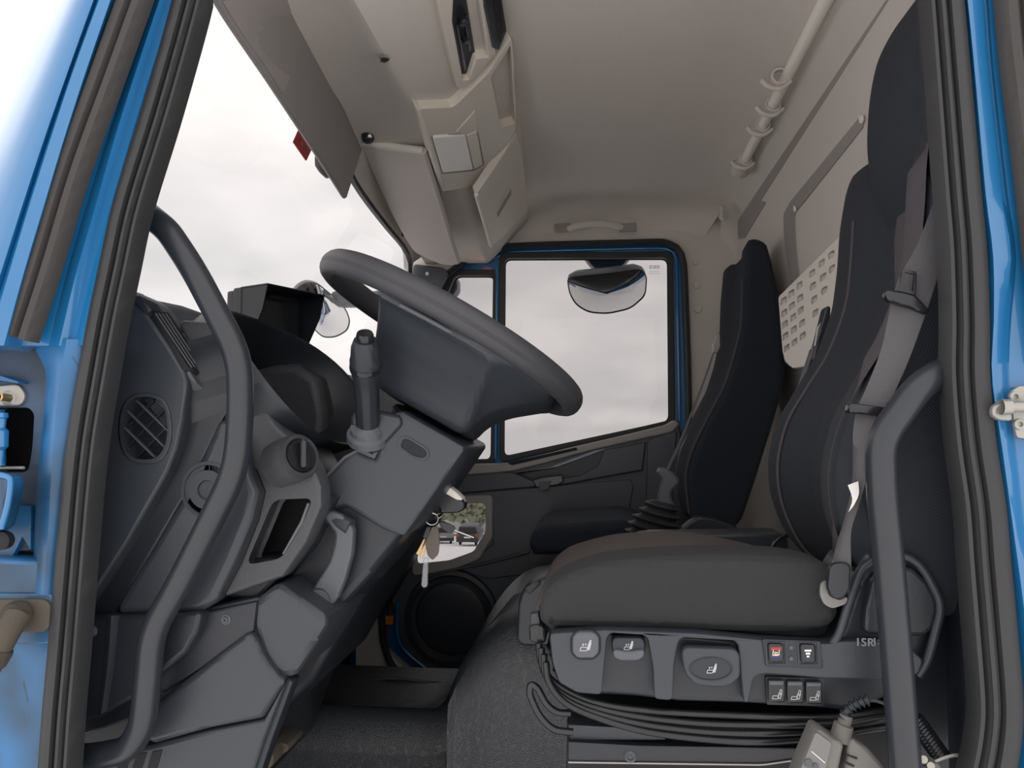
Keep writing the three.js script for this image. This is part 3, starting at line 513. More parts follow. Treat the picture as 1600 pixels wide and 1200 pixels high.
// ---------- dashboard ----------
{
  const t = thing('dashboard', 'black moulded dashboard with round side vent and open cubby below the windscreen', 'dashboard');
  const body = part('main_body', [extW([[-0.96, 0.06], [-0.86, 0.1], [-0.7, 0.135], [-0.6, 0.14], [-0.555, 0.11], [-0.535, 0.04], [-0.545, -0.1], [-0.58, -0.25], [-0.66, -0.42], [-0.8, -0.66], [-0.96, -0.68]], 1.5, 1.56, { b: 0.02, bs: 3 }),
    extW([[-0.96, 0.06], [-0.87, 0.11], [-0.78, 0.13], [-0.755, 0.1], [-0.74, 0], [-0.66, -0.075], [-0.55, -0.09], [-0.545, -0.2], [-0.62, -0.4], [-0.72, -0.66], [-0.96, -0.68]], 1.21, 0.35, { b: 0.02, bs: 3 })], M.grain, t);
  for (let k = 0; k < 3; k++) { const d = 1.78 + k * 0.34; const v = part('top_vent', rbox(0.06, 0.012, 0.24, 0.004, W3(-0.66, 0.144, d)), M.plasticLight, t); part('louvre', [0, 1, 2].map((i) => rbox(0.006, 0.008, 0.22, 0.002, W3(-0.68 + i * 0.018, 0.15, d))), M.black, v); }
  const ptsA = [[199, 452], [231, 490], [268, 543], [292, 584], [300, 597]], ptsB = [[246, 470], [270, 487], [300, 535], [338, 600], [360, 642]], ptsC = [[330, 494], [352, 508], [372, 540], [394, 596], [402, 640]];
  part('demister_surround', loftSolid([line(ptsA, 1.068, 16), line(ptsA.map(([x, y]) => [x + 7, y + 1]), 1.068, 16), line(ptsB, 1.125, 16)], V(-0.01, -0.02, -0.02)), M.plasticLight, t);
  part('padded_top', loftSolid([line(ptsB, 1.125, 16), line(ptsB.map(([x, y], i) => [lerp(x, ptsC[i][0], 0.45), lerp(y, ptsC[i][1], 0.45) - 3]), 1.16, 16), line(ptsC, 1.185, 16)], V(-0.03, -0.03, 0)), M.grain, t);
  const a1 = P(231, 490, 1.062), a2 = P(292, 584, 1.062), b1 = P(270, 487, 1.125);
  const nv = a2.clone().sub(a1).cross(b1.clone().sub(a1)); if (nv.x < 0) nv.negate();
  const vp = plane(a1, a2.clone().sub(a1), nv);
  const vent = part('side_window_vent', extP([[239, 487], [263, 488], [318, 573], [311, 584], [293, 574]], vp, 0.007, 0.02, { b: 0.001, r: 0.004 }), M.black, t);
  for (let k = 0; k < 4; k++) { const f = 0.14 + k * 0.24; part('louvre', tube([onPlane(lerp(240, 262, f), 490, vp, 0.0075), onPlane(lerp(297, 316, f), lerp(575, 572, f), vp, 0.0075)], 0.0013, { seg: 8 }), M.plasticLight, vent); }
  part('vent_slot', extP([[214, 461], [245, 475], [254, 488], [236, 485]], vp, 0.008, 0.012, { b: 0.001, r: 0.003 }), M.plasticDark, t);
  part('vent_clip', extP([[311, 583], [316, 579], [325, 592], [321, 594]], vp, 0.005, 0.004, { b: 0.001 }), M.creamPale, t);
  // near end panel with the round vent
  const oval = (cx, cy, a, b, n = 40) => [...Array(n).keys()].map((i) => { const q = i / n * 2 * Math.PI, c = Math.cos(q), s = Math.sin(q); return [cx + a * Math.sign(c) * Math.pow(Math.abs(c), 0.72), cy + b * Math.sign(s) * Math.pow(Math.abs(s), 0.9)]; });
  const sp = part('end_panel', ext([[110, 425], [199, 452], [231, 490], [268, 543], [289, 578], [295, 594], [294, 614], [289, 654], [279, 699], [265, 736], [252, 760], [200, 850], [136, 947], [90, 1010]], 1.062, 0.05, { b: 0.005, bs: 3, holes: [oval(228, 669, 35, 48)] }), M.plastic, t);
  void sp;
  const rv = part('round_vent', ext(oval(229, 670, 41, 55), 1.059, 0.03, { b: 0.004, bs: 3, holes: [oval(228, 669, 34, 47)] }), M.plastic, t);
  part('vent_back', ext(oval(228, 669, 36, 49), 1.1, 0.01, { b: 0 }), M.black, rv);
  const inside = ([x, y]) => Math.pow(Math.abs((x - 228) / 34.5), 2.4) + Math.pow(Math.abs((y - 669) / 47.5), 2.2) < 1;
  const bar = (x0, y0, dx, dy, w, d) => { let lo = null, hi = null; for (let s = -90; s <= 90; s++) { const p = [x0 + dx * s, y0 + dy * s]; if (inside(p)) { lo ??= p; hi = p; } } if (!lo || Math.hypot(hi[0] - lo[0], hi[1] - lo[1]) < 8) return; const nx = -dy * w, ny = dx * w;
    part('vent_bar', ext([[lo[0] + nx, lo[1] + ny], [hi[0] + nx, hi[1] + ny], [hi[0] - nx, hi[1] - ny], [lo[0] - nx, lo[1] - ny]], d, 0.006, { b: 0.0006 }), d < 1.07 ? M.plasticLight : M.plasticDark, rv); };
  for (let k = -2; k <= 2; k++) { bar(228 + k * 15, 669 - k * 16 + 2, 0.72, 0.7, 0.9, 1.064); }
  for (let k = -2; k <= 2; k++) { bar(228 + k * 15, 669 + k * 16, 0.7, -0.72, 1.4, 1.071); }
  part('end_recess', ext([[110, 470], [280, 560], [300, 588], [359, 642], [352, 652], [332, 690], [299, 760], [247, 850], [180, 962], [90, 965]], 1.088, 0.06, { b: 0.004 }), M.plasticDark, t);
  const fp = part('fuse_cover', ext([[350, 646], [386, 690], [393, 735], [407, 768], [398, 810], [370, 880], [342, 938], [318, 954], [178, 962], [246, 850], [301, 757], [331, 690]], 1.075, 0.05, { b: 0.012, bs: 4, r: 0.012 }), M.plastic, t);
  part('cover_latch', [turned(P(326, 765, 1.077), V(0, 0, 1), [[0.041, 0], [0.041, 0.003], [0.036, 0.004], [0.035, 0.002], [0.029, 0.002], [0.028, 0.005], [0.014, 0.006], [0.013, 0.003], [0, 0.003]], 32)], M.plastic, fp);
  // padded pod with light switch and cubby
  const pod = part('instrument_pod', ext([[280, 500], [330, 505], [356, 520], [376, 560], [399, 602], [420, 642], [442, 672], [474, 691], [496, 730], [506, 758], [508, 790], [484, 846], [446, 900], [346, 934], [399, 810], [409, 768], [394, 733], [386, 690], [355, 648]], 1.1, 0.045, { b: 0.012, bs: 4, r: 0.008, holes: [[[437, 787], [483, 785], [471, 815], [441, 864], [402, 871]]], hr: 0.006 }), M.grain, t);
  part('pod_body', ext([[394, 733], [440, 700], [478, 700], [500, 740], [506, 790], [482, 846], [446, 898], [350, 932], [399, 810], [409, 768]], 1.14, 0.12, { b: 0.01, holes: [[[437, 787], [483, 785], [471, 815], [441, 864], [402, 871]]] }), M.plasticDark, pod);
  part('cubby_back', ext([[420, 770], [500, 770], [480, 880], [390, 885]], 1.2, 0.02), M.black, pod);
  part('cubby_lip', ext([[480, 786], [484, 787], [473, 818], [444, 866], [440, 866], [469, 815]], 1.099, 0.02, { b: 0.001 }), M.plasticLight, pod);
  part('pod_lower', ext([[399, 872], [446, 869], [470, 815], [500, 770], [520, 780], [480, 860], [436, 905], [404, 936], [346, 934], [385, 880]], 1.13, 0.1, { b: 0.006 }), M.plasticDark, t);
  part('pod_seam', ext([[393, 735], [400, 733], [414, 768], [404, 812], [376, 882], [349, 933], [344, 934], [398, 810], [407, 768]], 1.094, 0.03, { b: 0.002 }), M.black, t);
  const ax = V(0.8, 0.28, 0.5).normalize(), lc = P(470, 712, 1.085);
  const ls = part('light_switch', turned(lc.clone().addScaledVector(ax, -0.03), ax, [[0.035, -0.02], [0.034, 0.026], [0.031, 0.031], [0.026, 0.031], [0.024, 0.026], [0, 0.026]], 36), M.grain, t, 'grey rotary light switch bezel');
  const up = V(-0.45, 0.85, 0).addScaledVector(ax, -V(-0.45, 0.85, 0).dot(ax)).normalize(), sd = ax.clone().cross(up);
  part('switch_disc', turned(lc, ax, [[0, 0], [0.024, 0], [0.023, 0.003], [0, 0.003]], 32), M.gloss, ls);
  part('switch_knob', rbox(0.011, 0.042, 0.018, 0.005, lc.clone().addScaledVector(ax, 0.01), basisQ(sd, up, ax)), M.gloss, ls);
  // instrument hood: D-shaped opening leaning back, tunnel to the dials
  const n = 48, ring = (k, off, hk = 1) => [...Array(n).keys()].map((i) => {
    const q = i / n * 2 * Math.PI, c = Math.cos(q), s = Math.sin(q), a = Math.sign(c) * Math.pow(Math.abs(c), 0.8), b = Math.sign(s) * Math.pow(Math.abs(s), 0.85);
    const tt = 0.5 + 0.5 * b * k * hk, bx = lerp(-0.415, -0.585, tt), bh = lerp(-0.02, 0.205, tt);
    return W3(bx - 0.045 * (1 - a * a) * (tt > 0.5 ? 1 : 0.3) + off[0], bh + off[1], 1.33 - a * 0.235 * k);
  });
  const rimOut = ring(1.06, [-0.006, 0]), rimTop = ring(1.035, [0.006, 0.002]), rimIn = ring(0.99, [0, 0]), deep = ring(0.9, [-0.13, -0.035], 0.9);
  const outerBack = ring(1.08, [-0.16, -0.045]);
  part('instrument_hood', toCreasedNormals(gridGeo([outerBack, rimOut, rimTop, rimIn, deep], false, true), 1.2), M.plasticDark, t, 'dark arched hood over the dials');
  const cl = part('instrument_cluster', fan(ring(0.91, [-0.128, -0.034], 0.91)), M.black, t);
  { // dials on the cluster face
    const o = W3(-0.63, 0.06, 1.33), u = V(0, 0, -1), v = V(-0.17, 0.225, 0).normalize(), nn = u.clone().cross(v).normalize(); if (nn.x < 0) nn.negate();
    for (const [s, r] of [[-0.1, 0.05], [0.1, 0.05], [0, 0.03]]) part('dial', turned(o.clone().addScaledVector(u, s), nn, [[r, -0.004], [r, 0.008], [r - 0.004, 0.01], [r - 0.007, 0.004], [0, 0.004]], 28), M.plasticDark, cl);
    const c = document.createElement('canvas'); c.width = 256; c.height = 128; const g = c.getContext('2d'); g.clearRect(0, 0, 256, 128); g.fillStyle = '#9fb4b8'; g.font = 'bold 40px sans-serif'; g.fillText('120', 70, 50); g.fillText('80', 150, 80); g.fillText('/', 40, 70); g.fillStyle = '#b3404a'; g.fillRect(60, 104, 120, 10);
    const tx = new THREE.CanvasTexture(c); tx.colorSpace = THREE.SRGBColorSpace;
    const q = [P(424, 636, 1.36), P(452, 650, 1.4), P(452, 684, 1.4), P(424, 670, 1.36)];
    part('warning_symbols', quad(q), std('#ffffff', 0.6, { map: tx, transparent: true }), cl);
    part('display_frame', tube([P(402, 600, 1.3), P(412, 632, 1.32), P(424, 660, 1.34)], 0.003, { seg: 8 }), M.plasticLight, cl);
  }
  // kick panels below
  const kp = part('kick_panel', ext([[110, 962], [260, 958], [318, 954], [312, 985], [294, 1018], [255, 1050], [210, 1092], [154, 1123], [100, 1130]], 1.066, 0.04, { b: 0.007, bs: 3, r: 0.004 }), M.plasticDark, t);
  part('panel_ridge', loftSolid([line([[166, 962], [160, 1040], [150, 1118]], 1.066, 8), line([[174, 962], [168, 1040], [158, 1116]], 1.058, 8), line([[186, 962], [178, 1040], [168, 1110]], 1.066, 8)], V(0, 0, -0.01)), M.plastic, kp);
  const scr = (x, y, r, d) => part('screw', turned(P(x, y, d), V(0, 0, 1), [[r * 1.5, 0], [r * 1.5, 0.001], [r, 0.002], [r * 0.8, 0.0045], [r * 0.35, 0.0045], [r * 0.35, 0.002], [0, 0.002]], 20), M.plasticLight, kp);
  scr(144, 986, 0.0055, 1.066); scr(353, 968, 0.005, 1.092);
  part('kick_recess', ext([[110, 1000], [318, 950], [404, 932], [440, 940], [420, 1000], [300, 1090], [100, 1160]], 1.1, 0.05, { b: 0.004 }), M.plasticDark, t);
  part('upper_kick', ext([[318, 956], [404, 938], [398, 985], [330, 1035], [256, 1082], [240, 1060], [294, 1018], [312, 985]], 1.092, 0.03, { b: 0.004 }), M.plasticDark, t);
  part('upper_kick', ext([[390, 938], [440, 918], [440, 1015], [392, 1000]], 1.125, 0.03, { b: 0.004 }), M.plasticDark, t);
  part('lower_cover', ext([[392, 984], [404, 1000], [418, 1030], [438, 1054], [453, 1058], [414, 1120], [330, 1136], [245, 1160], [225, 1150], [252, 1092], [330, 1032]], 1.082, 0.06, { b: 0.01, bs: 4, r: 0.01 }), M.plastic, t);
  part('lower_cover', ext([[244, 1161], [330, 1139], [414, 1122], [448, 1066], [414, 1158], [390, 1230], [120, 1260], [150, 1180]], 1.086, 0.06, { b: 0.006, bs: 3 }), M.plastic, t);
  part('lower_cover_edge', ext([[453, 1058], [462, 1062], [430, 1150], [400, 1240], [380, 1240], [414, 1150]], 1.095, 0.03, { b: 0.01, bs: 4 }), M.plasticDark, t);
  for (let k = 0; k < 3; k++) part('grille_slot', ext([[190 + k * 24, 1182 - k * 4], [206 + k * 24, 1179 - k * 4], [196 + k * 24, 1206], [180 + k * 24, 1208]], 1.0845, 0.01, { b: 0.001, r: 0.001 }), M.black, t);
  part('column_shroud', ext([[401, 936], [437, 908], [476, 934], [520, 965], [500, 1000], [468, 1050], [453, 1060], [432, 1050], [413, 1021], [399, 976]], 1.096, 0.18, { b: 0.012, bs: 5, r: 0.016 }), M.plastic, t);
  // knee bolster running under the column towards the centre
  part('knee_panel', ext([[700, 700], [648, 790], [640, 842], [590, 905], [540, 990], [500, 1062], [440, 1120], [400, 1230], [330, 1260], [420, 1000], [520, 800]], 1.5, 0.35, { b: 0.02, bs: 3 }), M.plasticDark, t);
  settle(t); void body;
}
// ---------- steering column, stalk, wheel ----------
{
  const t = thing('steering_column', 'dark grey steering column housing with a recessed grip slot and release lever', 'steering column');
  const D = 1.17;
  part('upper_housing', ext([[629, 641], [731, 699], [702, 742], [662, 800], [634, 838], [600, 826], [541, 790], [510, 805], [503, 792], [508, 748], [540, 714], [562, 702], [588, 716], [594, 690], [612, 652]], D, 0.24, { b: 0.012, bs: 4, r: 0.006 }), M.plastic, t);
  const sl = part('grip_slot', ext([[630, 681], [640, 683], [668, 700], [673, 712], [664, 721], [650, 717], [624, 700], [619, 690]], D - 0.002, 0.01, { b: 0.003, bs: 2, r: 0.01, holes: [[[631, 685], [640, 687], [665, 703], [668, 712], [660, 716], [646, 712], [626, 698]]], hr: 0.006 }), M.plastic, t);
  part('slot_bottom', ext([[631, 685], [640, 687], [665, 703], [668, 712], [660, 716], [646, 712], [626, 698]], D - 0.0005, 0.006, { b: 0.001, r: 0.005 }), M.black, sl);
  part('housing_joint', sweep([[505, 790], [508, 750], [541, 716], [563, 704], [585, 714], [596, 690], [613, 655]].map((p) => P(...p, D + 0.006)), [[-0.004, -0.004], [0.003, -0.004], [0.003, 0.004], [-0.004, 0.004]]), M.plasticLight, t);
  part('lower_housing', ext([[541, 752], [634, 806], [631, 836], [586, 895], [535, 950], [500, 975], [470, 938], [440, 910], [480, 850], [512, 790]], D + 0.012, 0.2, { b: 0.014, bs: 4, r: 0.008 }), M.plasticDark, t);
  part('housing_shadow_gap', ext([[541, 746], [640, 803], [636, 811], [545, 757], [512, 795], [508, 786]], D + 0.006, 0.02, { b: 0.002 }), M.black, t);
  const lv = part('release_lever', ext([[506, 806], [516, 797], [536, 804], [554, 826], [552, 864], [541, 904], [529, 934], [513, 953], [490, 964], [462, 967], [458, 961], [487, 925], [502, 900], [517, 877], [524, 850], [526, 833]], D - 0.02, 0.02, { b: 0.006, bs: 4, r: 0.008 }), M.plasticLight, t, 'lighter grey satin lever');
  part('lever_grip_dimple', turned(P(497, 939, D - 0.0195), V(0.02, 0, 1), [[0.02, 0], [0.019, 0.0012], [0.016, 0.0002], [0, -0.0005]], 28).scale(1, 1, 1), M.plastic, lv);
  part('lever_pivot', tube([P(508, 803, D - 0.004), P(548, 824, D - 0.012)], 0.013, { seg: 14 }), M.plastic, t);
  part('wheel_gap', ext([[612, 634], [646, 648], [716, 686], [734, 700], [731, 706], [700, 690], [625, 646]], D + 0.07, 0.06, { b: 0.003 }), M.black, t);
  part('column_shaft', tube([P(660, 650, 1.28), P(560, 880, 1.3)], 0.05), M.black, t);
  settle(t);
  const st = thing('column_stalk', 'thick black multifunction stalk standing up in front of the steering wheel', 'stalk');
  const p0 = P(575, 664, 1.165), p1 = P(570, 520, 1.07), dir = p1.clone().sub(p0), L = dir.length();
  part('shaft', turned(p0, dir, [[0.0185, 0], [0.0185, L * 0.42], [0.0195, L * 0.52], [0.023, L * 0.62], [0.0235, L * 0.72], [0.022, L * 0.76], [0.0205, L * 0.86], [0.017, L * 0.92], [0.016, L * 0.93], [0, L * 0.93]], 8 * 4), M.plasticDark, st);
  part('end_button', turned(p0.clone().addScaledVector(dir, 0.92), dir, [[0.0125, 0], [0.0125, L * 0.06], [0.011, L * 0.08], [0, L * 0.08]], 28), M.gloss, st);
  part('ring', turned(p0.clone().addScaledVector(dir, 0.62), dir, [[0.0236, 0], [0.0242, 0.004], [0.0238, 0.008]], 32), M.gloss, st);
  part('collar', turned(p0.clone().addScaledVector(dir, -0.16), dir, [[0.034, 0], [0.033, 0.01], [0.028, 0.014], [0.027, 0.022], [0.02, 0.026], [0.018, 0.03]], 28), M.plasticLight, st);
  part('boot', ext([[548, 648], [575, 636], [628, 650], [630, 664], [606, 690], [585, 712], [572, 700], [550, 676]], 1.162, 0.03, { b: 0.008, bs: 4, r: 0.012 }), M.plastic, st);
  settle(st);

  // the wheel: rim on an ellipse, two broad spokes into a deep hub; seen almost edge-on from below
  const w = thing('steering_wheel', 'large black steering wheel tilted flat, seen edge-on from below', 'steering wheel');
  const ang = 28.6 * Math.PI / 180, u = V(Math.cos(ang), -Math.sin(ang), 0), nn = V(Math.sin(ang), Math.cos(ang), 0), zz = V(0, 0, Math.cos(0.12)).addScaledVector(nn, Math.sin(0.12)); nn.multiplyScalar(Math.cos(0.12)).add(V(0, 0, -Math.sin(0.12)));
  const C = P(706, 527, 1.275), R = 0.229;
  const at = (a, r, h) => C.clone().addScaledVector(u, Math.cos(a) * r).addScaledVector(zz, Math.sin(a) * r).addScaledVector(nn, h);
  const N = 72, rimRings = [];
  for (let i = 0; i < N; i++) {
    const a = i / N * 2 * Math.PI, c = at(a, R, 0), er = at(a, R + 1, 0).sub(c);
    rimRings.push([...Array(18).keys()].map((k) => { const q = k / 18 * 2 * Math.PI; return c.clone().addScaledVector(er, 0.0165 * Math.cos(q)).addScaledVector(nn, 0.021 * Math.sin(q)); }));
  }
  part('rim', outward(gridGeo(rimRings, true, true)), M.wheel, w);
  // spoke + hub body: sections across the wheel (along z), each a rounded trapezoid in (u, n)
  const secs = [], K = 37;
  for (let i = 0; i < K; i++) {
    const z = (-1 + 2 * i / (K - 1)) * 0.216, e = Math.abs(z) / 0.216, chord = Math.sqrt(Math.max(0.0004, R * R - z * z));
    const dep = lerp(1, 0.12, Math.pow(Math.min(1, Math.max(0, (e - 0.36) / 0.64)), 0.8)), rt = Math.min(0.192, chord - 0.004), lt = -Math.min(0.082, chord - 0.004);
    const prof = [[lt, 0.012], [rt, 0.012], [Math.min(0.206, rt + 0.012), -0.02], [Math.min(0.142, rt), Math.min(-0.024, -0.07 * dep)], [Math.min(0.119, rt), Math.min(-0.026, -0.1 * dep)], [Math.min(0.11, rt), Math.min(-0.028, -0.137 * dep)], [Math.max(-0.068, lt), Math.min(-0.028, -0.135 * dep)], [lt, Math.min(-0.025, -0.09 * dep)], [lt * 0.94, Math.min(-0.022, -0.05 * dep)]];
    secs.push(fillet(prof, 0.03, 4).map(([a, b]) => C.clone().addScaledVector(u, a).addScaledVector(nn, b).addScaledVector(zz, z)));
  }
  part('hub_and_spokes', loftRings(secs, { crease: 1.0 }), M.plastic, w);
  part('horn_pad', turned(C.clone().addScaledVector(nn, 0.008), nn, [[0.1, 0], [0.098, 0.012], [0.085, 0.02], [0, 0.024]], 32), M.plasticDark, w);
  part('spoke_switch', splineTube([1.75, 1.5, 1.25, 1.0].map((a) => at(a, R - 0.012, -0.024)), 0.004, 20, { seg: 8 }), M.plasticLight, w);
  settle(w);
}
// ---------- grab rails, pedals, hinge parts at the door opening ----------
{
  const L = [[228, 331, 1.07], [240, 342, 1.045], [262, 360, 1.04], [302, 420, 1.035], [375, 558, 1.03], [376, 648, 1.03], [369, 735, 1.03], [329, 815, 1.032], [276, 920, 1.034], [237, 985, 1.035], [231, 1060, 1.035], [223, 1135, 1.035], [200, 1172, 1.04], [150, 1182, 1.05], [112, 1184, 1.07]].map((a) => P(...a));
  solo('grab_rail', tube(cornered(L, [0.03, 0.03, 0.05, 0.06, 0.05, 0.06, 0.04, 0.04, 0.07, 0.05, 0.05, 0.05, 0.03], 7), 0.0182, { seg: 20 }), M.rail, 'long bent black tubular grab rail on the front side of the doorway beside the dashboard', 'grab rail', null);
  const Rr = [[1530, 571, 1.05], [1488, 573, 1.0], [1440, 599, 0.985], [1386, 672, 0.98], [1376, 700, 0.98], [1378, 770, 0.98], [1388, 868, 0.98], [1403, 1050, 0.975], [1415, 1202, 0.975], [1424, 1300, 0.98]].map((a) => P(...a));
  solo('grab_rail', tube(cornered(Rr, [0.03, 0.06, 0.03, 0.04, 0.05, 0.05, 0.05, 0.05], 7), 0.0178, { seg: 20 }), M.rail, 'bent black tubular grab rail standing in front of the driver seat beside the rear pillar', 'grab rail', null);
  for (const [pts, d, lab] of [[[[398, 1160], [428, 1155], [452, 1162], [452, 1172], [442, 1178], [404, 1166]], 1.34, 'upper of two worn metal-edged foot pedals under the dashboard'], [[[402, 1172], [420, 1168], [430, 1180], [428, 1194], [412, 1210], [394, 1216]], 1.3, 'lower, dirtier of two foot pedals under the dashboard']]) {
    const t = thing('foot_pedal', lab, 'pedal', null);
    part('pad', ext(pts, d, 0.07, { b: 0.004, r: 0.008 }), M.rust, t);
    part('arm', tube([P(pts[0][0], pts[0][1], d + 0.035), P(pts[0][0] - 60, pts[0][1] - 140, d + 0.035)], 0.008), M.plasticDark, t);
    settle(t);
  }
}
// ---------- seats ----------
// a cushion: a side outline (x, height) swept across the cab from d0 to d1, swollen: sec(s) gives inset
const outlineW = (px, d) => px.map(([x, y]) => { const p = P(x, y, d); return [p.x, p.y - 1.95]; });
function cushion(px, dRef, d0, d1, o = {}) {
  const base = fillet(outlineW(px, dRef), o.r ?? 0.03, 5), pts = new THREE.CatmullRomCurve3(base.map((p) => V(p[0], p[1], 0)), true, 'centripetal').getSpacedPoints(o.n ?? 110).slice(0, o.n ?? 110);
  const N = pts.length, nor = pts.map((p, i) => { const a = pts[(i + 1) % N], b = pts[(i + N - 1) % N]; return V(a.y - b.y, b.x - a.x, 0).normalize(); });
  let area = 0; for (let i = 0; i < N; i++) area += pts[i].x * pts[(i + 1) % N].y - pts[(i + 1) % N].x * pts[i].y;
  const sg = area > 0 ? 1 : -1, R = o.round ?? 0.05, rings = [], w = d1 - d0, K = 9;
  const ss = [];
  for (let i = 0; i <= K; i++) { const a = i / K * Math.PI / 2; ss.push([R * (1 - Math.sin(a)), R * (1 - Math.sin(a + 0 * w)), 1 - Math.sin(a)].slice(0, 1).concat([R * (1 - Math.cos(Math.PI / 2 - a))])); }
  const stations = ss.map((_, i) => { const a = i / K * Math.PI / 2; return [R * (1 - Math.cos(a)), R * (1 - Math.sin(a))]; });       // [distance from the end, inset]
  const all = [...stations.map(([z, k]) => [d0 + z * (o.flat ?? 1), k]), ...[0.2, 0.35, 0.5, 0.65, 0.8].map((t) => [lerp(d0 + R, d1 - R, t), 0]), ...stations.slice().reverse().map(([z, k]) => [d1 - z * (o.flat ?? 1), k])];
  for (const [d, k] of all) { const q = (d - d0) / w; rings.push(pts.map((p, i) => { const e = o.extra ? o.extra(p, q) : 0; return W3(p.x - sg * nor[i].x * (k - e), p.y - sg * nor[i].y * (k - e), d); })); }
  return loftRings(rings, { crease: 0.9 });
}
{
  // driver seat
  const t = thing('driver_seat', 'large black fabric driver seat with tall backrest and a row of controls along its side', 'seat');
  const far = [[1325, 277], [1313, 308], [1303, 368], [1299, 430], [1291, 492], [1266, 560], [1233, 614], [1206, 662], [1193, 716], [1195, 762], [1206, 800], [1227, 840], [1255, 868]];
  const prof = outlineW(far, 1.5), backSide = [[0.62, -0.24], [0.6, -0.1], [0.6, 0.05], [0.6, 0.2], [0.605, 0.32], [0.612, 0.42], [0.605, 0.47]];
  const all = [...prof, [0.42, -0.24], ...backSide];
  const toPx = (pts) => pts;
  void toPx;
  const bk = (() => { // bolstered backrest: outline varies across: the middle is dished
    const pts = new THREE.CatmullRomCurve3(fillet(all, 0.02, 3).map((p) => V(p[0], p[1], 0)), true, 'centripetal').getSpacedPoints(150).slice(0, 150);
    const rings = [], d0 = 1.045, d1 = 1.505, R = 0.045;
    const st = []; for (let i = 0; i <= 7; i++) { const a = i / 7 * Math.PI / 2; st.push([d0 + R * (1 - Math.cos(a)), R * (1 - Math.sin(a))]); }
    const mids = [0.15, 0.25, 0.32, 0.4, 0.5, 0.6, 0.68, 0.75, 0.85].map((q) => [lerp(d0, d1, q), 0]);
    const en = st.map(([d, k]) => [d1 - (d - d0), k]).reverse();
    for (const [d, k] of [...st, ...mids, ...en]) {
      const q = (d - d0) / (d1 - d0), dish = 0.04 * Math.exp(-(((q - 0.5) / 0.22) ** 4));
      rings.push(pts.map((p, i) => {
        const a = pts[(i + 1) % 150], b = pts[(i + 149) % 150], nx = a.y - b.y, ny = b.x - a.x, l = Math.hypot(nx, ny) || 1;
        const front = p.x < 0.5 - Math.max(0, -p.y) * 0.1 && nx * 1 !== 0 ? 1 : 0; let area = 1; void area;
        return W3(p.x + k * Math.sign(0.47 - p.x + p.y * 0.22) * Math.abs(nx / l) + front * dish * (p.x < 0.47 + p.y * 0.2 ? 1 : 0), p.y - Math.sign(p.y - 0.05) * k * Math.abs(ny / l), d);
      }));
    }
    return loftRings(rings, { crease: 1.0 });
  })();
  part('backrest', bk, M.fabricBack, t);
  // headrest grows out of the shoulders, narrower than the back
  part('headrest', cushion([[1433, 0], [1405, 35], [1381, 67], [1361, 105], [1351, 147], [1346, 190], [1344, 245], [1352, 300], [1392, 408], [1470, 400], [1500, 240], [1520, 120], [1530, 40], [1525, -30], [1490, -75], [1455, -45]], 1.36, 1.09, 1.37, { round: 0.05, r: 0.03 }), M.fabricPlain, t, 'plain darker tall headrest');
  // lighter centre panel of the back, sewn in between the bolsters
  const edge = [[1520, 170], [1470, 212], [1410, 275], [1368, 320], [1361, 380], [1362, 443], [1358, 510], [1352, 575], [1333, 652], [1316, 720], [1309, 760], [1306, 830], [1306, 1000]];
  const seamX = (y) => { for (let i = 0; i < edge.length - 1; i++) if (y >= edge[i][1] && y <= edge[i + 1][1]) return lerp(edge[i][0], edge[i + 1][0], (y - edge[i][1]) / (edge[i + 1][1] - edge[i][1])); return 1306; };
  const toPixel = (p) => { const q = p.clone().project(camera); return [(q.x + 1) * 800, (1 - q.y) * 600]; };
  const profV = spline(prof.map(([x, h]) => V(x, h, 0)), 60), panelRows = [];
  for (const p of profV) {
    let dl = 1.075; for (let d = 1.46; d > 1.075; d -= 0.003) { const [x, y] = toPixel(W3(p.x, p.y, d)); if (x >= seamX(y)) { dl = d; break; } }
    panelRows.push([...Array(12).keys()].map((i) => { const d = lerp(dl, 1.072, i / 11), q = (d - 1.045) / 0.46; return W3(p.x - 0.005 + 0.04 * Math.exp(-(((q - 0.5) / 0.22) ** 4)), p.y, d); }));
  }
  part('centre_panel', gridGeo(panelRows), M.fabricPurple, t);
  part('seat_seam', splineTube(far.slice(2).map(([x, y]) => P(x, y, 1.5)).map((p) => V(p.x + 0.004, p.y, -0.4)), 0.003, 60, { seg: 6 }), M.fabricPurple, t);
  // cushion: near bolster, dished middle
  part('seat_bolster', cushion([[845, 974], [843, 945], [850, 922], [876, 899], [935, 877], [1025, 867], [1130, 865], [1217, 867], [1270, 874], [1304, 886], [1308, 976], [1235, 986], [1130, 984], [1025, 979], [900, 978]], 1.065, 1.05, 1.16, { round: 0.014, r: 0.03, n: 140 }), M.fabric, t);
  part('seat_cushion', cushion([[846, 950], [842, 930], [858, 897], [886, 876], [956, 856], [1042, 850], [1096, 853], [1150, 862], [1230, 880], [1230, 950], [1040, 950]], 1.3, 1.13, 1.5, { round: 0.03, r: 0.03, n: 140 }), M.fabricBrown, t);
  part('cushion_pan', ext([[842, 975], [840, 955], [848, 948], [880, 960], [1200, 962], [1300, 972], [1300, 1000], [870, 1000]], 1.09, 0.38, { b: 0.008 }), M.plasticDark, t);
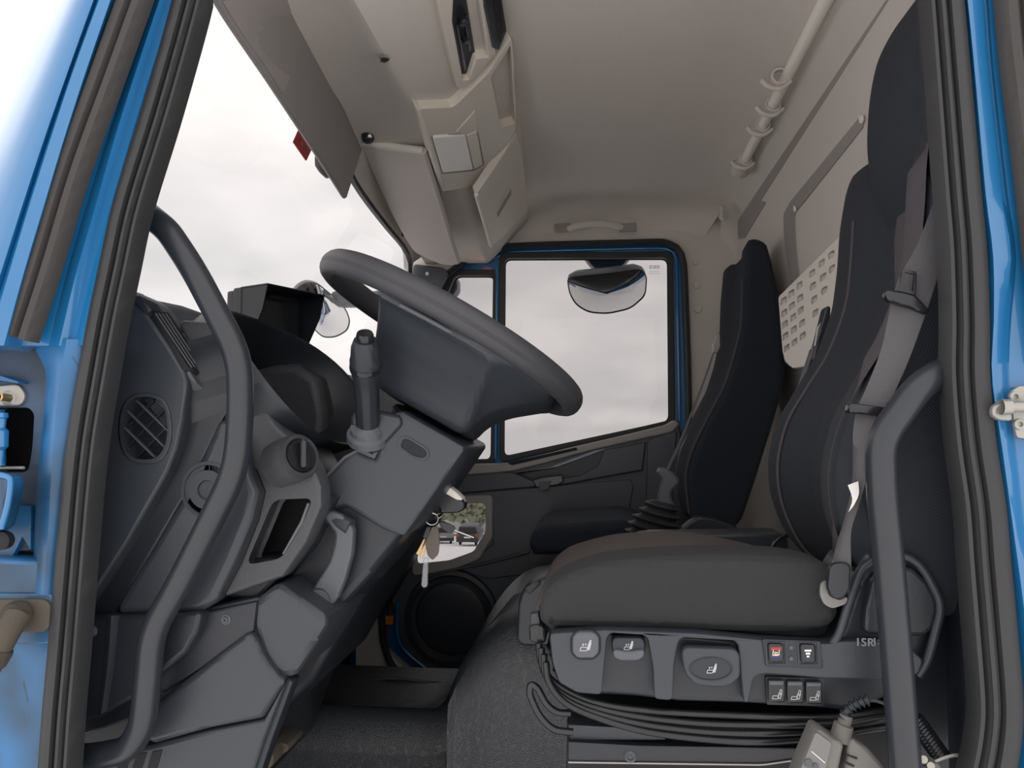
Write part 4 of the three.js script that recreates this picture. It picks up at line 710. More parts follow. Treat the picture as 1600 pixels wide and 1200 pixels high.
  // base with its row of knobs
  const b = part('seat_base', ext([[857, 988], [945, 983], [1086, 988], [1189, 998], [1293, 1004], [1310, 985], [1322, 950], [1336, 905], [1350, 884], [1392, 868], [1430, 880], [1458, 920], [1467, 950], [1460, 985], [1447, 1030], [1432, 1058], [1400, 1080], [1330, 1110], [1289, 1105], [1164, 1097], [1060, 1094], [995, 1086], [901, 1081], [872, 1066], [862, 1034]], 1.052, 0.16, { b: 0.008, bs: 3, r: 0.012 }), M.plasticDark, t);
  part('base_fascia', ext([[859, 988], [945, 982.5], [1086, 987.5], [1189, 998], [1293, 1004], [1312, 1000], [1382, 1000], [1420, 1010], [1440, 1030], [1432, 1052], [1384, 1060], [1288, 1058], [1192, 1050], [1176, 1056], [1168, 1095], [1161, 1095], [1152, 1006], [1144, 998], [1068, 994], [1060, 1000], [1052, 1040], [1050, 1092], [1022, 1090], [1020, 1040], [1012, 996], [1004, 990], [955, 987], [948, 994], [944, 1034], [940, 1083], [902, 1080], [874, 1064], [864, 1034]], 1.03, 0.03, { b: 0.007, bs: 4, r: 0.006 }), M.plastic, b);
  part('recline_cover', ext([[1347, 990], [1349, 950], [1360, 906], [1376, 888], [1398, 880], [1425, 886], [1446, 906], [1462, 934], [1464, 952], [1456, 982], [1440, 994]], 1.035, 0.02, { b: 0.006, bs: 4, r: 0.01 }), M.plasticDark, b);
  const rim = [[1300, 1008], [1312, 988], [1324, 950], [1338, 906], [1352, 884], [1392, 866], [1432, 879], [1460, 920], [1469, 950], [1462, 985], [1449, 1030], [1434, 1056]].map((a) => P(...a, 1.036));
  part('cover_rim', tube(spline(rim, 90), 0.0055, { seg: 10 }), M.plastic, b);
  // knobs
  const font = await new FontLoader().loadAsync('fonts/droid/droid_sans_bold.typeface.json');
  const seatIcon = (kind) => { const c = document.createElement('canvas'); c.width = c.height = 128; const g = c.getContext('2d'); g.strokeStyle = g.fillStyle = '#a9a9ab'; g.lineWidth = 7; g.lineJoin = 'round';
    g.beginPath(); g.moveTo(22, 96); g.lineTo(30, 80); g.lineTo(72, 82); g.lineTo(78, 98); g.lineTo(70, 108); g.lineTo(22, 108); g.closePath(); g.stroke();
    g.beginPath(); g.moveTo(80, 104); g.lineTo(78, 72); g.lineTo(98, 22); g.lineTo(110, 26); g.lineTo(108, 62); g.lineTo(96, 104); g.closePath(); if (kind & 1) g.fill(); else g.stroke();
    if (kind & 2) { g.fillRect(38, 52, 12, 18); g.fillRect(60, 50, 10, 16); } if (kind & 4) { g.beginPath(); g.arc(92, 62, 9, 0, 7); g.stroke(); }
    const tx = new THREE.CanvasTexture(c); tx.colorSpace = THREE.SRGBColorSpace; return std('#ffffff', 0.6, { map: tx, transparent: true }); };
  const iconAt = (name, x, y, w, d, mat, parent) => part(name, quad([P(x - w * 0.85, y - w * 0.85, d), P(x + w * 0.85, y - w * 0.85, d), P(x + w * 0.85, y + w * 0.85, d), P(x - w * 0.85, y + w * 0.85, d)]), mat, parent);
  const icA = seatIcon(3), icB = seatIcon(2), icC = seatIcon(4);
  const oct = (x, y, a, c) => [[x - c, y - a], [x + c, y - a], [x + a, y - c], [x + a, y + c], [x + c, y + a], [x - c, y + a], [x - a, y + c], [x - a, y - c]];
  part('knob_ring', ext(oct(915, 1007, 24, 13), 1.0285, 0.006, { b: 0.001, r: 0.006 }), M.black, t);
  const k1 = part('push_knob', ext(oct(915, 1007, 21, 12), 1.022, 0.012, { b: 0.004, bs: 4, r: 0.006 }), M.plasticLight, t); iconAt('knob_symbol', 915, 1008, 15, 1.0215, icA, k1);
  const k2 = part('roller_knob', ext([[955, 1003], [958, 994], [1002, 994], [1009, 1003], [1007, 1024], [1000, 1032], [968, 1032], [958, 1026]], 1.03, 0.05, { b: 0.006, bs: 4, r: 0.01 }), M.plasticDark, t);
  part('roller_skirt', ext([[957, 1014], [982, 1018], [1008, 1014], [1006, 1025], [998, 1032], [968, 1032], [959, 1026]], 1.024, 0.02, { b: 0.003, bs: 3, r: 0.006 }), M.plasticLight, k2); iconAt('knob_symbol', 982, 1008, 12, 1.0295, icA, k2);
  const k3 = part('paddle_lever', ext([[1064, 1010], [1155, 1013], [1157, 1054], [1147, 1068], [1120, 1074], [1086, 1069], [1072, 1056], [1066, 1034]], 1.02, 0.02, { b: 0.004, bs: 4, r: 0.012 }), M.plastic, t);
  const ell = (cx, cy, a, c, n = 36) => [...Array(n).keys()].map((i) => [cx + a * Math.cos(i / n * 6.2832), cy + c * Math.sin(i / n * 6.2832)]);
  part('paddle_dimple', ext(ell(1111, 1045, 34, 18.5), 1.0185, 0.004, { b: 0.0015, holes: [ell(1111, 1045, 31, 16.5)] }), M.plasticDark, k3);
  part('paddle_hollow', ext(ell(1111, 1045, 32, 17), 1.0197, 0.003, { b: 0.0005 }), M.plasticDark, k3); iconAt('knob_symbol', 1112, 1044, 13, 1.0188, icA, k3);
  const sp = part('switch_plate', ext([[1190, 998], [1282, 1001], [1286, 1045], [1196, 1041]], 1.0275, 0.006, { b: 0.0015, r: 0.003 }), M.plasticDark, t);
  const heat = (() => { const c = document.createElement('canvas'); c.width = c.height = 128; const g = c.getContext('2d'); g.fillStyle = '#9c3237'; g.fillRect(8, 4, 112, 34); g.fillStyle = '#26335c'; g.fillRect(8, 88, 112, 34); g.strokeStyle = '#d9c9b0'; g.lineWidth = 9; g.beginPath(); g.moveTo(36, 34); g.lineTo(30, 92); g.lineTo(70, 92); g.lineTo(96, 88); g.lineTo(98, 34); g.stroke(); g.strokeRect(52, 60, 26, 24); const tx = new THREE.CanvasTexture(c); tx.colorSpace = THREE.SRGBColorSpace; return std('#ffffff', 0.6, { map: tx, transparent: true }); })();
  const bars = (() => { const c = document.createElement('canvas'); c.width = c.height = 128; const g = c.getContext('2d'); g.fillStyle = '#e8e8e4'; g.fillRect(28, 24, 72, 20); g.fillRect(40, 56, 48, 20); g.fillRect(50, 88, 28, 18); const tx = new THREE.CanvasTexture(c); tx.colorSpace = THREE.SRGBColorSpace; return std('#ffffff', 0.6, { map: tx, transparent: true }); })();
  for (const [x, y, m, lb] of [[1212, 1020, heat, 'rocker with red and blue marks'], [1262, 1021, bars, 'rocker with three white bars']]) {
    part('switch_frame', ext([[x - 17, y - 18], [x + 17, y - 17], [x + 18, y + 19], [x - 15, y + 18]], 1.0262, 0.004, { b: 0.0008, r: 0.002, holes: [[[x - 14, y - 16], [x + 14, y - 15], [x + 15, y + 16], [x - 12, y + 16]]] }), M.plastic, sp);
    const rk = part('rocker_switch', ext([[x - 12, y - 15], [x + 12, y - 14], [x + 13, y + 14], [x - 10, y + 15]], 1.021, 0.01, { b: 0.003, bs: 3, r: 0.003 }), M.gloss, sp, lb); void rk;
    iconAt('switch_symbol', x + 0.5, y, 11, 1.0207, m, sp);
  }
  for (const y of [1012, 1029]) part('indicator_dot', disc(P(1236, y, 1.0273), V(0, 0, 1), 0.0028, 0.001, 0.0003), M.plasticLight, sp);
  part('button_frame', ext([[1196, 1057], [1288, 1059], [1288, 1104], [1198, 1101]], 1.046, 0.006, { b: 0.001, r: 0.002 }), M.plasticDark, t);
  for (let i = 0; i < 3; i++) { const x = 1213 + i * 29.3, y = 1081 + i * 1.2; const bt = part('lumbar_button', ext([[x - 13, y - 18], [x + 13, y - 18], [x + 13.5, y + 16.5], [x - 12, y + 16]], 1.038, 0.01, { b: 0.002, bs: 3, r: 0.002 }), M.gloss, t); part('button_lip', ext([[x - 12, y - 18], [x + 12, y - 18], [x + 12, y - 10], [x - 12, y - 10]], 1.035, 0.006, { b: 0.0025, bs: 3 }), M.plasticLight, bt); iconAt('button_symbol', x + 1, y + 3.5, 12.5, 1.0375, icC, bt); }
  { const lm = std(lin(0.2, 0.2, 0.205), 0.5), g = new TextGeometry('SR', { font, size: 0.0098, depth: 0.0012, curveSegments: 4, bevelEnabled: false }), p = P(1345, 1009, 1.0295); g.translate(p.x, p.y, p.z);
    const stem = (x) => { const q = P(x, 1009, 1.0295); return rbox(0.0021, 0.0098, 0.0012, 0.0003, q.add(V(0, 0.0049, 0.0006))); };
    part('raised_lettering', [g, stem(1340.5), stem(1366.5)], lm, t); const q = P(1375, 1006, 1.0295); part('raised_mark', [rbox(0.005, 0.0014, 0.0012, 0.0004, q), rbox(0.005, 0.0014, 0.0012, 0.0004, q.clone().add(V(0, 0.0045, 0)))], lm, t); }
  // front latch of the cushion
  part('cushion_latch', ext([[826, 977], [848, 975], [853, 985], [853, 1003], [846, 1006], [828, 1002]], 1.07, 0.05, { b: 0.004, bs: 3, r: 0.006 }), M.gloss, t);
  part('latch_arm', ext([[829, 958], [842, 955], [846, 978], [828, 978]], 1.075, 0.03, { b: 0.004 }), M.plastic, t);
  part('suspension_gaiter', [0, 1, 2, 3].map((i) => ext([[850 + i * 2, 1008 + i * 12], [1390, 1030 + i * 12], [1390, 1046 + i * 12], [862 + i * 6, 1028 + i * 12]], 1.085 + (i % 2) * 0.006, 0.3, { b: 0.006, bs: 3 })), M.black, t);
  part('pedestal', ext([[886, 1128], [1390, 1128], [1390, 1260], [884, 1260]], 1.12, 0.36, { b: 0.004 }), M.black, t);
  part('slide_rail', ext([[888, 1131], [1040, 1140], [1040, 1156], [890, 1156]], 1.1, 0.03, { b: 0.002 }), M.plastic, t);
  part('floor_plate', ext([[888, 1158], [1000, 1164], [1260, 1168], [1260, 1182], [1215, 1192], [1190, 1194], [888, 1190]], 1.09, 0.04, { b: 0.002 }), M.plasticDark, t);
  part('plate_edge', tube(cornered([[888, 1191], [1192, 1195], [1225, 1190], [1262, 1185]].map((a) => P(...a, 1.088)), 0.01), 0.0014, { seg: 8 }), M.zinc, t);
  part('plate_screw', turned(P(985, 1182, 1.088), V(0, 0.6, 1), [[0.008, -0.001], [0.008, 0.001], [0.006, 0.002], [0.003, 0.0005], [0, 0.0015]], 20), M.plasticLight, t);
  part('rear_cover', ext([[1400, 818], [1440, 812], [1480, 815], [1506, 822], [1518, 1260], [1400, 1260]], 1.16, 0.3, { b: 0.015, bs: 4, r: 0.02 }), M.plasticDark, t);
  part('belt_stalk', ext([[1352, 862], [1378, 836], [1382, 880], [1372, 905], [1340, 905]], 1.055, 0.02, { b: 0.004, r: 0.01 }), M.plasticLight, t);
  settle(t);

  // driver belt with tongue and clip
  const b1 = [[1497, 250, 1.06], [1466, 300, 1.045], [1434, 380, 1.035], [1407, 430, 1.03], [1393, 472, 1.028], [1377, 545, 1.026], [1351, 612, 1.024], [1341, 632, 1.024], [1333, 672, 1.024], [1331, 755, 1.026], [1318, 815, 1.028], [1308, 846, 1.028], [1300, 878, 1.028], [1293, 905, 1.03], [1290, 922, 1.03]];
  const b2 = [[1530, 262, 1.05], [1505, 325, 1.04], [1479, 392, 1.028], [1463, 440, 1.022], [1450, 480, 1.018], [1421, 560, 1.014], [1394, 622, 1.012], [1383, 650, 1.012], [1367, 690, 1.012], [1356, 740, 1.012], [1342, 790, 1.014], [1330, 830, 1.016], [1330, 878, 1.016], [1330, 905, 1.016], [1326, 926, 1.016]];
  const bt = thing('seat_belt', 'grey webbing seat belt hanging across the side of the driver backrest', 'seat belt');
  const ra = spline(b1.map((a) => P(...a)), 60), rb = spline(b2.map((a) => P(...a)), 60);
  part('webbing', loftSolid([ra, ra.map((p, i) => p.clone().lerp(rb[i], 0.5).add(V(0, 0, 0.003))), rb], V(0.0006, 0, -0.0015), 1.2), M.belt, bt);
  const tg = part('tongue', [ext([[1381, 457], [1388, 453], [1408, 455], [1428, 460], [1440, 472], [1452, 486], [1446, 492], [1425, 482], [1400, 474], [1386, 470]], 1.01, 0.014, { b: 0.003, bs: 3, r: 0.006 }), ext([[1409, 420], [1433, 425], [1431, 463], [1405, 458]], 1.013, 0.004, { b: 0.001, r: 0.004, holes: [[[1415, 427], [1427, 430], [1425, 454], [1412, 451]]] })], M.gloss, bt); void tg;
  part('belt_clip', ext([[1327, 631], [1334, 630], [1392, 638], [1390, 653], [1330, 645], [1326, 645]], 1.006, 0.02, { b: 0.003, bs: 3, r: 0.003 }), M.gloss, bt);
  part('torn_tag', loftSolid([line([[1325, 758], [1332, 780], [1326, 800]], 1.012, 6), line([[1341, 752], [1342, 772], [1334, 790]], 1.01, 6)], V(0, 0, -0.001)), M.white, bt, 'torn white tag');
  part('belt_anchor', ext([[1282, 912], [1292, 905], [1294, 930], [1312, 938], [1326, 930], [1322, 944], [1300, 951], [1287, 944], [1281, 930]], 1.03, 0.006, { b: 0.001, r: 0.005 }), M.metalDark, bt);
  part('anchor_sleeve', ext([[1296, 880], [1330, 878], [1328, 922], [1316, 936], [1300, 934], [1292, 918]], 1.012, 0.012, { b: 0.003, r: 0.01 }), M.plasticDark, bt);
  part('lower_strap', loftSolid([line([[1342, 700, 1.04], [1352, 780, 1.042], [1368, 850, 1.045], [1376, 900, 1.046]], 0, 16), line([[1360, 720, 1.038], [1368, 790, 1.04], [1380, 850, 1.043], [1384, 900, 1.044]], 0, 16)], V(0, 0, -0.002)), M.black, bt);
  settle(bt);
  const b3 = thing('buckle_stalk', 'black buckle strap with slim chrome slots standing behind the driver backrest', 'belt buckle');
  part('buckle', ext([[1288, 482], [1298, 474], [1296, 515], [1284, 560], [1270, 575], [1268, 560], [1276, 530]], 1.52, 0.03, { b: 0.004, r: 0.006 }), M.plasticDark, b3);
  part('buckle_slot', ext([[1277, 512], [1283, 503], [1284, 518], [1274, 540]], 1.515, 0.01, { b: 0.001 }), M.steel, b3);
  part('stalk', ext([[1268, 545], [1275, 540], [1258, 600], [1236, 640], [1228, 650], [1250, 600]], 1.53, 0.02, { b: 0.003 }), M.plasticLight, b3);
  settle(b3);

  // passenger seat
  const s2 = thing('passenger_seat', 'tall black passenger seat by the far door, narrow headrest part of its back', 'seat');
  part('backrest', cushion([[1166, 376], [1180, 373], [1197, 381], [1206, 415], [1216, 464], [1222, 520], [1226, 592], [1206, 664], [1192, 708], [1178, 754], [1158, 812], [1140, 830], [1086, 824], [1078, 800], [1072, 748], [1083, 702], [1112, 643], [1134, 600], [1148, 555], [1158, 506], [1160, 440]], 2.42, 2.4, 2.86, { round: 0.02, r: 0.012, n: 130, extra: (p, q) => -0.02 * Math.exp(-(((q - 0.5) / 0.25) ** 4)) }), M.fabricPlain, s2);
  part('backrest_seam', splineTube([[1160, 440], [1158, 506], [1146, 558], [1133, 600], [1110, 645], [1082, 703], [1072, 747], [1077, 803]].map((a) => P(...a, 2.415)), 0.004, 50, { seg: 6 }), M.fabricPurple, s2);
  part('side_wing', cushion([[1130, 520], [1127, 560], [1105, 620], [1078, 670], [1062, 700], [1046, 770], [1050, 830], [1090, 830], [1086, 700], [1120, 640], [1148, 560]], 2.8, 2.76, 2.9, { round: 0.02, r: 0.01, n: 70 }), M.plastic, s2);
  part('seat_cushion', cushion([[826, 852], [831, 831], [850, 821], [920, 815], [976, 812], [1010, 822], [1050, 850], [1050, 866], [900, 866], [834, 866]], 2.42, 2.4, 2.9, { round: 0.03, r: 0.012, n: 110 }), M.fabricPlain, s2);
  part('seat_box', ext([[829, 864], [1060, 864], [1060, 1000], [828, 1000]], 2.43, 0.44, { b: 0.006 }), M.plasticDark, s2);
  part('recline_cover', ext([[1060, 829], [1074, 816], [1090, 806], [1112, 808], [1150, 822], [1158, 835], [1060, 836]], 2.36, 0.05, { b: 0.012, bs: 4, r: 0.01 }), M.plastic, s2);
  settle(s2);
  const pb = thing('seat_belt', 'thin dark belt running down to the passenger seat from a chrome guide', 'seat belt');
  part('webbing', loftSolid([line([[1119, 535, 2.62], [1100, 590, 2.6], [1065, 680, 2.55], [1036, 745, 2.5], [1030, 780, 2.5]], 0, 24), line([[1121, 537, 2.6], [1103, 592, 2.58], [1068, 683, 2.53], [1040, 748, 2.48], [1034, 783, 2.48]], 0, 24)], V(0, 0, -0.002)), M.belt, pb);
  part('belt_guide', ext([[1119, 522], [1125, 515], [1126, 542], [1121, 552], [1113, 552], [1113, 540]], 2.6, 0.012, { b: 0.003, r: 0.008 }), M.zinc, pb);
  settle(pb);

  // perforated panel on the rear wall, behind the driver seat
  const pl = plane(P(1240, 500, 2.1), P(1290, 420, 1.6).sub(P(1240, 460, 2.1)).setY(0), V(-1, 0.05, 0.12));
  const holes = [];
  for (const [x, y] of [[1226, 470], [1238, 459], [1251, 446], [1271, 427], [1286, 411], [1301, 398], [1227, 489], [1239, 478], [1252, 466], [1272, 447], [1288, 433], [1302, 420], [1228, 507], [1241, 496], [1253, 485], [1274, 468], [1290, 454], [1229, 525], [1242, 515], [1255, 505], [1276, 489], [1231, 544], [1243, 535], [1256, 525]])
    holes.push([[x - 4, y - 1], [x + 4, y - 6], [x + 4, y + 1], [x - 4, y + 6]]);
  const pp = thing('perforated_panel', 'pale beige panel with rows of slotted holes on the rear wall between the seats', 'panel');
  part('panel', extP([[1217, 464], [1306, 376], [1330, 352], [1330, 540], [1262, 572], [1240, 576], [1228, 566], [1224, 550]], pl, 0, 0.014, { b: 0.003, r: 0.012, holes, hr: 0.004 }), M.creamPale, pp);
  part('panel_backing', extP([[1218, 468], [1306, 380], [1326, 360], [1326, 535], [1262, 566], [1242, 571], [1230, 560]], pl, -0.03, 0.004, { b: 0 }), M.plastic, pp);
  settle(pp);
  // centre console with the gear lever
  const cc = thing('centre_console', 'dark plastic console between the seats carrying the gear lever', 'console');
  part('console_body', ext([[808, 1006], [812, 930], [824, 912], [862, 894], [910, 868], [960, 849], [1010, 834], [1228, 831], [1236, 1000], [1236, 1006]], 1.6, 0.09, { b: 0.018, bs: 4, r: 0.02 }), M.plastic, cc);
  part('console_tray', ext([[818, 918], [842, 906], [846, 912], [826, 930]], 1.595, 0.1, { b: 0.004, r: 0.006 }), M.plasticDark, cc);
  part('console_rim', tube(cornered([[868, 888], [912, 864], [962, 845], [1010, 831]].map((a) => P(...a, 1.62)), 0.03), 0.004, { seg: 8 }), M.plasticLight, cc);
  part('console_clip', splineTube([[1203, 862], [1212, 846], [1226, 838], [1236, 836]].map((a) => P(...a, 1.58)), 0.004, 16), M.gloss, cc);
  settle(cc);
  const gl = thing('gear_lever', 'grey hand lever rising from a pleated black rubber boot by the passenger seat', 'lever');
  part('handle', ext([[1026, 738], [1029, 731], [1040, 731], [1052, 738], [1061, 748], [1060, 757], [1050, 766], [1048, 775], [1054, 790], [1058, 798], [1030, 800], [1026, 786], [1032, 760], [1034, 750]], 1.99, 0.035, { b: 0.01, bs: 4, r: 0.008 }), M.plasticLight, gl);
  const rings = []; const bp = [[1038, 786, 22, 0.028], [1029, 800, 35, 0.055], [1026, 813, 37, 0.06], [1021, 829, 37, 0.065]];
  const bootRings = []; const steps = 40;
  for (let i = 0; i <= steps; i++) { const q = i / steps, c = P(lerp(1036, 1019, q), lerp(784, 838, q), 2.0), saw = Math.abs(((q * 4.5) % 1) - 0.5) * 2, r = lerp(0.036, 0.066, Math.min(1, q * 1.5)) * (0.72 + 0.32 * (1 - saw)); bootRings.push([...Array(36).keys()].map((k) => { const a = k / 36 * 2 * Math.PI; return c.clone().add(V(Math.cos(a) * r * 1.0, -Math.cos(a) * -r * -0.25, Math.sin(a) * r * 0.9)); })); }
  part('boot', loftRings(bootRings, { crease: 0.5 }), M.rubber, gl); void rings; void bp;
  part('lever_base', rbox(0.13, 0.23, 0.12, 0.02, P(1019, 838, 2.0).add(V(0, -0.118, 0))), M.plasticDark, gl);
  settle(gl);
}
// ---------- overhead ----------
{
  const slopeN = V(0.12, -0.23, 0), sp = plane(W3(-0.43, 0.778, 1.86), V(0, 0, -1), slopeN);
  const near = plane(W3(-0.43, 0.77, 1.4), V(0, 0, -1), slopeN);
  void near;
  const rc = thing('radio_console', 'beige overhead housing with dark radio units in deep slots near the top edge', 'console');
  part('housing', extP([[652, -140], [672, -40], [681, 0], [713, 135], [725, 136], [774, 81], [760, 0], [752, -40], [735, -140]], sp, 0.02, 0.05, { b: 0.006, bs: 3, r: 0.01, holes: [[[710, -70], [705, 30], [722, 122], [731, 121], [742, 88], [761, 86], [748, 0], [738, -70]]], hr: 0.003 }), M.cream, rc);
  part('slot_floor', extP([[738, -30], [752, 0], [768, 92], [740, 86], [730, -10]], sp, -0.012, 0.01), M.cream, rc);
  const rd = part('radio', extP([[712, -70], [703, 31], [721, 126], [732, 124], [743, 86], [729, 0], [722, -70]], sp, 0.004, 0.04, { b: 0.003 }), M.plasticDark, rc, 'black radio face');
  for (const [x, y, r] of [[722, 28, 0.012], [725, 58, 0.008]]) part('radio_knob', disc(onPlane(x, y, sp, 0.004), sp.n, r, 0.014, 0.002), M.gloss, rd);
  for (const pts of [[[712, 40], [716, 38], [730, 112], [726, 114]], [[726, 40], [730, 39], [737, 78], [733, 80]]]) part('radio_trim', extP(pts, sp, 0.008, 0.006, { b: 0.001 }), M.gloss, rd);
  settle(rc);
  const tg = thing('tachograph', 'black tachograph unit in the roof edge beside the beige radio housing', 'tachograph');
  part('body', extP([[748, -40], [756, 0], [774, 76], [779, 80], [791, 46], [784, 0], [776, -40]], sp, 0.02, 0.06, { b: 0.004 }), M.plasticDark, tg);
  part('drawer', extP([[764, -40], [770, 0], [781, 66], [789, 44], [782, 0], [776, -40]], sp, 0.025, 0.02, { b: 0.003 }), M.gloss, tg);
  part('side_band', extP([[754, -40], [760, 0], [775, 76], [769, 74], [756, 10]], sp, 0.024, 0.01, { b: 0.002 }), M.plastic, tg);
  settle(tg);
  const lp = thing('overhead_lamp', 'beige overhead lamp module with pale square lens and side storage slot', 'lamp');
  part('housing', extP([[648, 167], [707, 164], [721, 150], [760, 112], [778, 84], [797, 54], [800, 80], [805, 196], [788, 231], [760, 270], [735, 288], [690, 297], [684, 284]], sp, 0.022, 0.06, { b: 0.007, bs: 4, r: 0.012, holes: [[[764, 116], [778, 96], [795, 68], [803, 190], [782, 196]]], hr: 0.004 }), M.cream, lp);
  part('front_lip', extP([[648, 167], [657, 169], [697, 296], [690, 298]], sp, 0.026, 0.04, { b: 0.005, bs: 3 }), M.creamPale, lp);
  part('slot_back', extP([[760, 110], [798, 55], [806, 195], [778, 205]], sp, -0.02, 0.01, { b: 0.001 }), M.cream, lp);
  part('slot_seam', extP([[767, 122], [770, 119], [785, 188], [781, 190]], sp, -0.016, 0.006, { b: 0.001 }), M.linerDark, lp);
  part('lens', extP([[676, 214], [727, 211], [739, 264], [692, 269]], sp, 0.03, 0.016, { b: 0.003, bs: 3, r: 0.006 }), M.lens, lp);
  part('lens_side', extP([[728, 211], [745, 204], [754, 256], [740, 264]], sp, 0.029, 0.014, { b: 0.003, bs: 3, r: 0.004 }), M.cream, lp);
  part('lens_edge', extP([[673, 213], [727, 208], [746, 201], [757, 257], [741, 267], [691, 272]], sp, 0.024, 0.006, { b: 0.001, r: 0.006 }), M.linerDark, lp);
  part('lens_bezel', extP([[712, 205], [742, 170], [748, 203], [728, 211]], sp, 0.026, 0.01, { b: 0.004 }), M.cream, lp);
  settle(lp);
  const dr = thing('overhead_locker', 'beige overhead storage flap with a slot handle above the passenger side', 'locker');
  const fl3 = (pts, k) => spline(pts.map(([x, y, d]) => P(x, y, d * k)), 10);
  const flapRows = (k) => [[[744, 304, 2.4], [756, 345, 2.62], [767, 384, 2.86]], [[760, 281, 2.36], [775, 322, 2.6], [786, 370, 2.85]], [[782, 248, 2.32], [798, 292, 2.56], [805, 348, 2.84]], [[798, 224, 2.28], [811, 266, 2.54], [814, 328, 2.84]], [[807, 210, 2.26], [818, 260, 2.54], [820, 312, 2.84]]].map((r) => fl3(r, k));
  part('flap', loftSolid(flapRows(0.972), V(-0.012, 0.025, 0), 0.5), M.cream, dr);
  part('flap_edge', tube(fl3([[744, 304, 2.4], [756, 345, 2.62], [767, 384, 2.86]], 0.968), 0.007, { seg: 10 }), M.creamPale, dr);
  const s4 = [P(776, 334, 2.56), P(798, 297, 2.5), P(799, 304, 2.53), P(778, 340, 2.58)].map((p) => p.sub(CAM).multiplyScalar(0.966).add(CAM));
  part('handle_slot', loftSolid([[s4[0], s4[1]], [s4[3], s4[2]]], V(0, 0.006, 0)), M.linerDark, dr);
  settle(dr);

  // sun visors
  const v1 = thing('sun_visor', 'grey driver sun visor folded down across the top of the windscreen', 'sun visor');
  const va = [[330, -62, 1.0], [345, 0, 1.1], [430, 131, 1.36], [500, 240, 1.68], [541, 306, 1.96]], vb = [[440, -62, 1.26], [463, 0, 1.4], [505, 84, 1.62], [540, 153, 1.84], [570, 214, 2.06]];
  const A = line(va, 0, 26), B = line(vb, 0, 26);
  A[26].add(V(0.0, 0.0, 0));
  part('panel', loftSolid([A, A.map((p, i) => p.clone().lerp(B[i], 0.5).add(V(0.003, 0, 0))), B], V(-0.012, -0.002, 0), 0.5), M.visorBack, v1);
  part('panel_edge', tube(A.map((p) => p.clone().add(V(-0.006, 0, 0))), 0.0075, { seg: 10 }), M.visorBack, v1);
  part('panel_end', tube([A[26].clone(), A[26].clone().lerp(B[26], 0.5), B[26].clone()].map((p) => p.add(V(-0.006, 0, 0))), 0.0075, { seg: 10 }), M.visorBack, v1);
  part('hinge_edge', tube(B.map((p) => p.clone().add(V(-0.004, 0.004, 0))), 0.007, { seg: 10 }), M.visor, v1);
  part('pocket_flap', loftSolid([line([[345, 2, 1.1], [380, 58, 1.2], [410, 100, 1.29], [440, 145, 1.39]], 0, 12).map((p) => p.add(V(0.003, 0, 0))), line([[455, -30, 1.34], [466, 10, 1.42], [466, 60, 1.49], [446, 135, 1.41]], 0, 12).map((p) => p.add(V(0.004, 0, 0)))], V(-0.004, 0, 0)), std(lin(0.34, 0.31, 0.29), 0.5), v1);
  part('visor_stud', turned(P(480, 181, 1.62).add(V(0.012, 0, 0)), V(1, -0.3, 0.3), [[0.005, -0.004], [0.005, 0.002], [0.003, 0.004], [0, 0.004]], 16), M.plasticDark, v1);
  const br = part('visor_bracket', turned(P(575, 215, 1.97), V(0.3, -1, 0.2), [[0.016, -0.01], [0.016, 0.006], [0.012, 0.012], [0, 0.014]], 24), M.plasticDark, v1);
  part('bracket_pin', turned(P(578, 213, 1.94), V(0.3, -0.6, 0.8), [[0.006, -0.01], [0.006, 0.006], [0, 0.008]], 16), M.steel, br);
  settle(v1);
  const v2 = thing('sun_visor', 'pale grey passenger sun visor folded up flat against the roof', 'sun visor');
  const pa = [[566, 228, 2.1], [590, 285, 2.3], [616, 340, 2.55], [636, 376, 2.76], [652, 396, 2.86], [690, 413, 2.92]], pb = [[661, 241, 2.1], [676, 288, 2.28], [691, 336, 2.5], [704, 378, 2.72], [712, 402, 2.86], [715, 413, 2.91]];
  const a2 = line(pa.map(([x, y, d]) => [x, y, d * 0.965]), 0, 24), c2 = line(pb.map(([x, y, d]) => [x, y, d * 0.965]), 0, 24);
  part('panel', loftSolid([a2, a2.map((p, i) => p.clone().lerp(c2[i], 0.5).add(V(0, -0.003, 0))), c2], V(0, 0.02, 0), 0.5), M.visor, v2);
  part('panel_edge', tube(c2.map((p) => p.clone().add(V(0, 0.01, 0))), 0.0105, { seg: 10 }), M.visor, v2);
  part('panel_end', tube([a2[0].clone().add(V(0, 0.01, 0)), c2[0].clone().add(V(0, 0.01, 0))], 0.0105, { seg: 10 }), M.creamPale, v2);
  for (const [x, y, d] of [[581, 283, 2.28], [628, 364, 2.7]]) part('visor_mount', turned(P(x, y, d), V(0.2, -1, 0.2), [[0.012, -0.01], [0.012, 0.006], [0.007, 0.012], [0, 0.012]], 18), M.plasticDark, v2);
  settle(v2);
  solo('roof_stud', turned(P(600, 96, 1.53).add(V(0, 0.004, 0)), V(0.1, -1, 0.1), [[0.011, -0.004], [0.011, 0.002], [0.006, 0.005], [0, 0.005]], 20), M.steel, 'small round metal stud in the grey roof lining between visor and radio housing', 'stud');
  // orange marker light behind the far header
  const ml = thing('marker_lamp', 'small orange lamp glowing behind the roof trim above the far quarter window', 'lamp');
  part('bulb_lens', ext([[742, 399], [762, 396], [763, 402], [744, 403]], 3.07, 0.02, { b: 0.003, r: 0.004 }), std('#ff9a3c', 0.4, { emissive: new THREE.Color('#ff8a20'), emissiveIntensity: 0.9 }), ml);
  { const pl2 = new THREE.PointLight('#ff8a20', 0.002, 1); pl2.position.copy(P(752, 402, 3.03)); pl2.castShadow = true; ml.add(pl2); }
  settle(ml);

